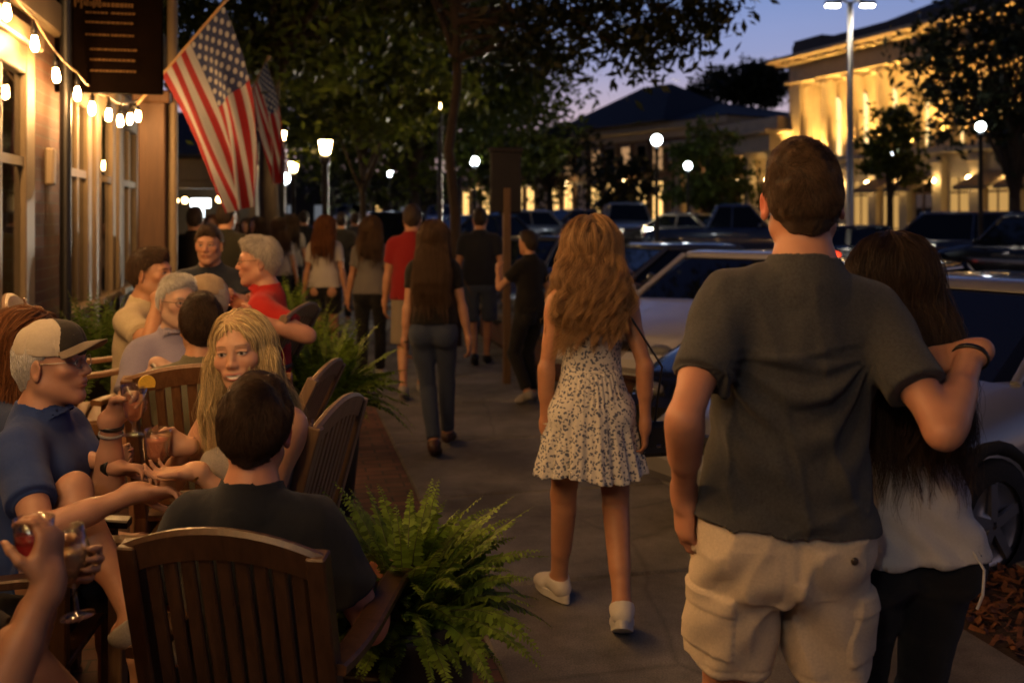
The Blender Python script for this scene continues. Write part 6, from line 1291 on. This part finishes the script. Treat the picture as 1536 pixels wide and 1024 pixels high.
# standing staff behind the second table
walker('man in black shirt standing with his back to the porch entrance', 292, 10.4, 1.80, 'm', C_('black_shirt', (0, 0, 0)), C_('black_trouser', (.012, .012, .013)), 1.9, 'dark', rz=.2, long=False, wide=1.1, step=.1)
walker('broad man in dark green shirt standing below the flag', 338, 9.7, 1.83, 'm', C_('dark_olive', (.022, .022, .015)), C_('black_trouser', (0, 0, 0)), 1.9, 'dark', rz=-.3, long=False, wide=1.2, step=.1, arms=(dict(hand=(-.10, .35, 1.08), pole=(-.7, -.4, -.6)), dict(hand=(.26, .18, 1.05), pole=(.6, -.6, -.5))))
crowd = ((372, 15.5, 1.66, 'f', (.30, .22, .16), 2.9, 'brown', 'woman in tan blouse facing us below the flag tip'), (388, 14.2, 1.69, 'f', (.42, .38, .33), 2.4, 'dark', 'dark haired woman in white cardigan near the flag tip'), (418, 13.6, 1.68, 'f', (.48, .42, .34), .6, 'brown', 'woman in cream blouse with black bag strap'),
         (404, 18.5, 1.74, 'm', (.10, .08, .07), 3.0, 'brown', 'man in brown shirt in the far crowd'), (437, 15.2, 1.72, 'f', (.36, .34, .32), .2, 'dark', 'woman in pale grey shirt beside the cream blouse'), (456, 17.2, 1.75, 'm', (.018, .018, .02), .1, 'dark', 'man in black between the pale grey shirt and the lantern post'),
         (512, 15.4, 1.74, 'm', (.03, .028, .026), 0, 'dark', 'man in dark shirt ahead of the white T-shirt woman'), (533, 17.8, 1.72, 'm', (.05, .05, .06), .3, 'brown', 'man in slate shirt far ahead of the grey T-shirt woman'), (352, 17.5, 1.78, 'm', (.05, .03, .03), 2.8, 'brown', 'man in maroon shirt near the porch entrance'), (318, 15.8, 1.70, 'f', (.2, .15, .1), 3.3, 'auburn', 'woman in brown top inside the porch light'))
for px, Y, H, sx, c, rz_, hc_, lab in crowd: walker(lab, px, Y, H, sx, C_('crowd%d' % px, c), C_('dark_bottom', (.02, .02, .024)), 1.9, hc_, rz=rz_, long=sx == 'f', res=.015, hlen=.36)

# --- seated drinkers
def seated(label, loc, rz, hipz, H=1.76, sex='m', **k):
    return person(label, loc, rz, H=H, sex=sex, sit=True, hip=(0, 0, hipz), **k)
# capped man
loc = (-1.50, 3.10, 0); rz = -PI/2+.06; L = lambda px, py, Y: W_(loc, rz, px, py, Y)
p = seated('older man in two tone cap and blue polo raising a drink', loc, rz, .55, H=1.77, res=.006, fine=dict(head=.003), skin=(.46, .25, .17), haircol='white', brow='grey', seed=21, lean=(.10, 0, .0, 0), head=(-.06, .05, 0), belly=1., wide=1.06,
    armR=dict(hand=L(206, 738, 2.84), pole=(1.1, -.5, -.9), dir=rotz(V(1, .25, -.06), -rz), palm=rotz(V(.15, -.5, -1), -rz), pose='relax'), armL=dict(hand=L(168, 626, 3.10), pole=(-.3, -.2, -1), dir=rotz(V(.75, .12, .55), -rz), palm=rotz(V(.5, -.85, -.2), -rz), pose='grip'),
    legR=dict(foot=L(205, 905, 2.78)+V(0, 0, -.05), pole=(.25, .5, 1.2), toe=(0, 1, -.2)), legL=dict(foot=(-.16, .50, .085), pole=(-.1, .5, 1)))
make_top(p, .006, 'polo', C_('blue_polo', (.022, .050, .19), heather=.12), loose=.026, slv=.66, wr=.005); make_bottom(p, .007, 'shorts', C_('navy_short', (.014, .015, .022)), length=.72, loose=.03, wr=.004); make_shoes(p, .007, C_('canvas', (0, 0, 0)))
short_hair(p, .004, 7000, t=.008, length=.016, recede=.02); cap(p, .004, C_('cap_cream', (.52, .46, .37), heather=.05), C_('cap_black', (.030, .027, .024)), C_('cap_brim', (.17, .14, .11)), patch=C_('thread_cream', (.60, .54, .45)))
eyeglasses(p, mat('wire_rim', (.35, .33, .3), .3, .9)); band(p, -1, .03, .029, .012, M_black, 'bracelet'); band(p, -1, .055, .030, .010, C_('beads_grey', (.3, .3, .32)), 'bracelet')
def put(d, p, sd, kind, dz=0): g_ = grip(p, sd); d.location = (g_[0], g_[1], g_[2]-GRIPZ[kind]+dz)
put(d_cap, p, -1, 'tulip')
# auburn haired woman behind him
loc = (-1.78, 3.5, 0); rz = -PI/2-.05; L = lambda px, py, Y: W_(loc, rz, px, py, Y)
p = seated('woman with auburn hair in blue top behind the capped man', loc, rz, .56, H=1.76, sex='f', res=.008, haircol='auburn', skin=(.48, .26, .17), seed=22, lean=(.12, 0, 0, 0), head=(.05, -.08, 0), armR=dict(hand=L(188, 706, 3.1), pole=(.5, -.6, -1), dir=rotz(V(1, -.05, -.05), -rz), palm=rotz(V(.1, -.3, -1), -rz)), armL=dict(hand=L(170, 690, 3.5), pole=(-.3, -.6, -1)))
make_top(p, .008, 'tee', C_('blue_top', (.035, .055, .13)), loose=.012, slv=.6); make_bottom(p, .008, 'shorts', C_('navy_short', (0, 0, 0)), length=.6, loose=.02); long_hair(p, .007, 9000, length=.42, width=.8, taper=.8, rad=.0008, part=.0)
band(p, 1, .015, .030, .022, M_black, 'wristwatch'); make_shoes(p, .009, M_black)
# smiling blonde
loc = (GX(398, 3.08), 3.10, 0); rz = PI-.42; L = lambda px, py, Y: W_(loc, rz, px, py, Y)
p = seated('smiling blonde woman in sleeveless top looking at us with a goblet', loc, rz, .64, H=1.70, sex='f', res=.006, fine=dict(head=.0026), haircol='blonde', brow='brown', skin=(.58, .33, .21), face='smile', seed=23, lean=(.16, .0, 0, 0), head=(.34, -.05, .10), gaze=.0,
    armR=dict(hand=L(278, 668, 3.0), pole=(.8, -.5, -.8), dir=rotz(V(-1, -.25, .08), -rz), palm=rotz(V(-.1, -1, .1), -rz), pose='grip'), armL=dict(hand=L(292, 706, 2.86), pole=(-.6, -.6, -.8), dir=rotz(V(-1, -.10, -.10), -rz), palm=rotz(V(-.2, -.3, 1), -rz), pose='relax'),
    legR=dict(foot=(.10, .40, .085), pole=(0, .5, 1)), legL=dict(foot=(-.10, .42, .085), pole=(0, .5, 1)))
make_top(p, .006, 'tank', C_('grey_tank', (.30, .27, .24)), loose=.006, wr=.003); make_bottom(p, .008, 'shorts', C_('black_short', (0, 0, 0)), length=.5, loose=.015); long_hair(p, .0055, 12000, length=.36, width=.2, wave=.004, wl=.22, taper=.9, rad=.00055, fly=.08, shoulder=((1, .088, .085), (-1, -.088, .085)), part=.006, thick=.42)
band(p, 1, .012, .024, .008, mat('gold', (.6, .4, .15), .3, 1), 'bracelet'); band(p, -1, .012, .024, .008, mat('gold', (0, 0, 0)), 'bracelet'); make_shoes(p, .009, M_black)
put(d_blonde, p, 1, 'goblet')
# man in navy shirt, back to us
loc = (-.670, 2.60, 0); rz = -.10
p = seated('man in navy T-shirt with short dark hair seen from behind in the near chair', loc, rz, .445, H=1.78, res=.006, fine=dict(head=.0035), haircol='dark', skin=RED, ears=True, seed=24, lean=(-.02, 0, 0, 0), head=(.06, .0, .02), wide=1.0, arm=1.05, hs=.97,
    armR=dict(hand=(.25, .28, .68), pole=(.35, -1, -.5), dir=(0, 1, 0), palm=(0, 0, -1)), armL=dict(hand=(-.22, .30, .70), pole=(-.35, -1, -.6), dir=(0, 1, 0), palm=(0, 0, -1)))
make_top(p, .006, 'tee', C_('navy_shirt', (.009, .012, .020), heather=.2), loose=.026, slv=.68, wr=.005); make_bottom(p, .009, 'shorts', C_('navy_short', (0, 0, 0)), length=.9, loose=.03); short_hair(p, .0035, 26000, t=.015, length=.034, top=.012); make_shoes(p, .009, C_('canvas', (0, 0, 0)))
# half seen drinker at the left edge
loc = (-1.23, 1.83, 0); rz = -PI/2+.20; L = lambda px, py, Y: W_(loc, rz, px, py, Y)
p = seated('drinker at the left edge in black T-shirt, only arms and bare knees in view', loc, rz, .50, H=1.72, res=.0065, haircol='dark', skin=(.33, .17, .10), seed=25, lean=(.12, 0, 0, 0), arm=1.05,
    armR=dict(hand=L(74, 872, 1.90), pole=(.4, -.3, -1.2), dir=rotz(V(-.10, .25, 1), -rz), palm=rotz(V(-.95, .2, -.1), -rz), pose='hold'), armL=dict(hand=L(78, 850, 2.08), pole=(-.3, -.4, -1), dir=rotz(V(1, -.1, .10), -rz), palm=rotz(V(.1, -.9, .3), -rz), pose='hold'),
    legR=dict(foot=(.05, .52, .16), pole=(.1, .5, 1)), legL=dict(foot=L(205, 985, 2.2)+V(0, 0, -.25), pole=(-.1, .5, 1.4), toe=(0, 1, 0)))
make_top(p, .007, 'tee', C_('black_tee', (0, 0, 0)), loose=.02, slv=.75); make_bottom(p, .008, 'shorts', C_('black_short', (0, 0, 0)), length=.62, loose=.02); short_hair(p, .006, 0); make_shoes(p, .009, M_black)
band(p, 1, .012, .026, .008, M_black, 'bracelet')
put(d_red, p, 1, 'tumbler'); put(d_wine, p, -1, 'wine')
# second table
loc = (GX(208, 5.25), 5.25, 0); rz = -PI/2-.15
p = seated('man in cream T-shirt in profile with his hand raised toward his mouth', loc, rz, .70, H=1.80, res=.008, fine=dict(head=.0045), haircol='brown', skin=(.52, .27, .15), seed=31, lean=(.10, 0, 0, 0), armR=dict(hand=W_(loc, rz, 238, 445, 5.0), pole=(.6, .1, -1), dir=rotz(V(.7, .3, .35), -rz), palm=rotz(V(-.2, .6, .6), -rz), pose='hold'), armL=dict(hand=W_(loc, rz, 262, 470, 5.4), pole=(-.3, 0, -1)))
make_top(p, .008, 'tee', C_('cream_tee', (.56, .47, .30)), loose=.024, slv=.62); make_bottom(p, .01, 'shorts', C_('stone', (0, 0, 0)), length=.8, loose=.03); short_hair(p, .005, 5000, top=.008); make_shoes(p, .01, M_black)
loc = (GX(262, 4.75), 4.75, 0); rz = PI+.55
p = seated('white haired man with glasses in lavender shirt', loc, rz, .61, H=1.76, res=.008, fine=dict(head=.004), haircol='white', brow='grey', skin=(.58, .37, .27), stubble=.12, seed=32, lean=(.08, 0, 0, 0), head=(.20, -.02, 0), belly=.8, armR=dict(hand=W_(loc, rz, 238, 545, 4.5), pole=(.7, -.3, -1), dir=rotz(V(.9, -.3, -.2), -rz), palm=(0, 0, -1)), armL=dict(hand=W_(loc, rz, 300, 555, 4.6), pole=(-.7, -.3, -1), dir=rotz(V(-.9, -.3, -.2), -rz), palm=(0, 0, -1)))
make_top(p, .008, 'polo', C_('lavender', (.30, .28, .40), heather=.08), loose=.024, slv=.68); make_bottom(p, .01, 'shorts', C_('navy_short', (0, 0, 0)), length=.8, loose=.03); short_hair(p, .005, 6000, top=.004, recede=.01); eyeglasses(p, M_black); band(p, 1, .015, .029, .018, mat('watch_steel', (.5, .48, .45), .3, .9), 'wristwatch'); make_shoes(p, .01, M_black)
loc = (GX(302, 4.25), 4.25, 0); rz = .28
p = seated('young man in olive T-shirt with his back to us', loc, rz, .535, H=1.77, res=.008, haircol='dark', skin=(.54, .29, .17), seed=33, lean=(.06, 0, 0, 0), head=(.12, 0, 0), armR=dict(hand=(.2, .36, .78)), armL=dict(hand=(-.2, .36, .78)), wide=1.05)
make_top(p, .008, 'tee', C_('olive_tee', (.13, .125, .085)), loose=.022); make_bottom(p, .01, 'shorts', C_('stone', (0, 0, 0)), length=.85, loose=.03); short_hair(p, .005, 7000, t=.014, top=.012, length=.035); make_shoes(p, .01, C_('canvas', (0, 0, 0)))
loc = (GX(335, 5.0), 5.05, 0); rz = PI*.62
p = seated('man in tan cap and black shirt between the lavender and red shirts', loc, rz, .60, H=1.74, res=.008, haircol='grey', skin=(.46, .25, .16), stubble=.4, seed=34, lean=(.14, 0, 0, 0), head=(.30, -.06, 0), armR=dict(hand=(.18, .34, .92)), armL=dict(hand=(-.18, .34, .92)), wide=1.08, belly=.6)
make_top(p, .008, 'tee', C_('black_tee', (0, 0, 0)), loose=.026); make_bottom(p, .01, 'shorts', C_('navy_short', (0, 0, 0)), length=.85, loose=.03); short_hair(p, .006, 0); cap(p, .006, C_('cap_tan', (.40, .30, .19)), C_('cap_tan', (0, 0, 0)), C_('cap_tan', (0, 0, 0))); make_shoes(p, .01, M_black)
loc = (GX(318, 6.6), 6.6, 0); rz = PI+.05
p = seated('man in dark navy printed T-shirt facing us across the second table', loc, rz, .83, H=1.76, res=.008, fine=dict(head=.0055), haircol='brown', skin=(.50, .26, .16), seed=35, lean=(.10, 0, 0, 0), head=(.0, -.05, 0), wide=1.1, armR=dict(hand=W_(loc, rz, 292, 442, 6.2), pole=(.9, -.2, -.8), dir=rotz(V(.9, -.2, 0), -rz)), armL=dict(hand=W_(loc, rz, 340, 440, 6.2), pole=(-.9, -.2, -.8), dir=rotz(V(-.9, -.2, 0), -rz)))
to = make_top(p, .008, 'tee', C_('navy_print', (.020, .026, .042)), loose=.022, slv=.62); make_bottom(p, .012, 'shorts', C_('navy_short', (0, 0, 0)), length=.85, loose=.03); short_hair(p, .005, 3000, top=.004); make_shoes(p, .01, M_black)
g = MB()
for k, (x, w) in enumerate(((-.05, .03), (-.012, .026), (.024, .03), (.06, .02))): g.ball(p.pos(x, .142, .26+.008*(k % 2)), (w*.5, .006, .020), 8)
g.build('chest_print', C_('print_grey', (.35, .36, .36)), to)
loc = (GX(400, 5.35), 5.35, 0); rz = PI/2+.12
p = seated('grey haired man with glasses in red polo turned to the left', loc, rz, .755, H=1.80, res=.008, fine=dict(head=.0045), haircol='grey', skin=(.52, .27, .18), seed=36, lean=(.04, 0, 0, 0), head=(.05, -.03, 0), belly=.5, armL=dict(hand=W_(loc, rz, 385, 480, 5.0), pole=(-.5, -1, -.5), dir=rotz(V(-1, -.1, .1), -rz), palm=rotz(V(.1, .8, .2), -rz), pose='hold'), armR=dict(hand=W_(loc, rz, 372, 470, 5.6), pole=(.4, -.6, -.8)))
make_top(p, .008, 'polo', C_('red_polo', (.44, .022, .018), heather=.08), loose=.022, slv=.66); make_bottom(p, .01, 'shorts', C_('stone', (0, 0, 0)), length=.85, loose=.03); short_hair(p, .005, 6000, t=.011, top=.008); eyeglasses(p, M_black); band(p, -1, .015, .029, .015, M_black, 'wristwatch'); make_shoes(p, .01, M_black)

# ------------------------------------------------------------------ sky, camera, exposure
w = bpy.data.worlds.new('World'); SC.world = w; w.use_nodes = True; n = w.node_tree.nodes; l = w.node_tree.links
tc = n.new('ShaderNodeTexCoord'); sp = n.new('ShaderNodeSeparateXYZ'); l.new(tc.outputs['Generated'], sp.inputs[0]); cr = n.new('ShaderNodeValToRGB'); e = cr.color_ramp.elements
stops = [(0., (.80, .50, .42)), (.07, (.72, .50, .50)), (.115, (.50, .42, .54)), (.16, (.30, .34, .58)), (.22, (.19, .28, .56)), (.35, (.06, .10, .26)), (.6, (.015, .026, .08)), (1., (.007, .013, .045))]
e[0].position, e[0].color = stops[0][0], (*stops[0][1], 1); e[1].position, e[1].color = 1., (*stops[-1][1], 1)
for q_, c in stops[1:-1]: x = e.new(q_); x.color = (*c, 1)
l.new(sp.outputs['Z'], cr.inputs[0]); mr = n.new('ShaderNodeMapRange'); mr.inputs[1].default_value = -.6; mr.inputs[2].default_value = .9; mr.inputs[3].default_value = .25; mr.inputs[4].default_value = 1.; l.new(sp.outputs['Y'], mr.inputs[0])
nz = n.new('ShaderNodeTexNoise'); nz.inputs['Scale'].default_value = 2.2; nz.inputs['Detail'].default_value = 5; mpp = n.new('ShaderNodeMapping'); mpp.inputs['Scale'].default_value = (1, 1, 4); l.new(tc.outputs['Generated'], mpp.inputs[0]); l.new(mpp.outputs[0], nz.inputs[0])
m2 = n.new('ShaderNodeMapRange'); m2.inputs[1].default_value = .3; m2.inputs[2].default_value = .7; m2.inputs[3].default_value = .9; m2.inputs[4].default_value = 1.08; l.new(nz.outputs[0], m2.inputs[0]); mm = n.new('ShaderNodeMath'); mm.operation = 'MULTIPLY'; l.new(mr.outputs[0], mm.inputs[0]); l.new(m2.outputs[0], mm.inputs[1])
bg = n['Background']; l.new(cr.outputs[0], bg.inputs[0]); l.new(mm.outputs[0], bg.inputs[1])
c = bpy.data.cameras.new('camera'); co = bpy.data.objects.new('camera', c); COL.objects.link(co); co.location = (0, 0, CAM_H); co.rotation_euler = (PI/2, 0, 0); c.sensor_width = 36; c.lens = F_PX/1536*36
c.shift_y = -(512-HZ)/1536; c.clip_end = 2000; c.clip_start = .05; c.dof.use_dof = True; c.dof.focus_distance = 3.0; c.dof.aperture_fstop = 2.7; SC.camera = co
SC.view_settings.view_transform = 'Standard'; SC.view_settings.look = 'None'; SC.view_settings.exposure = 0; SC.view_settings.gamma = 1
cy = SC.cycles; cy.use_denoising = True; cy.use_light_tree = True; cy.max_bounces = 6; cy.diffuse_bounces = 2; cy.glossy_bounces = 3; cy.transmission_bounces = 6; cy.transparent_max_bounces = 6; cy.sample_clamp_indirect = 3.; cy.sample_clamp_direct = 0; cy.caustics_refractive = False; cy.caustics_reflective = False
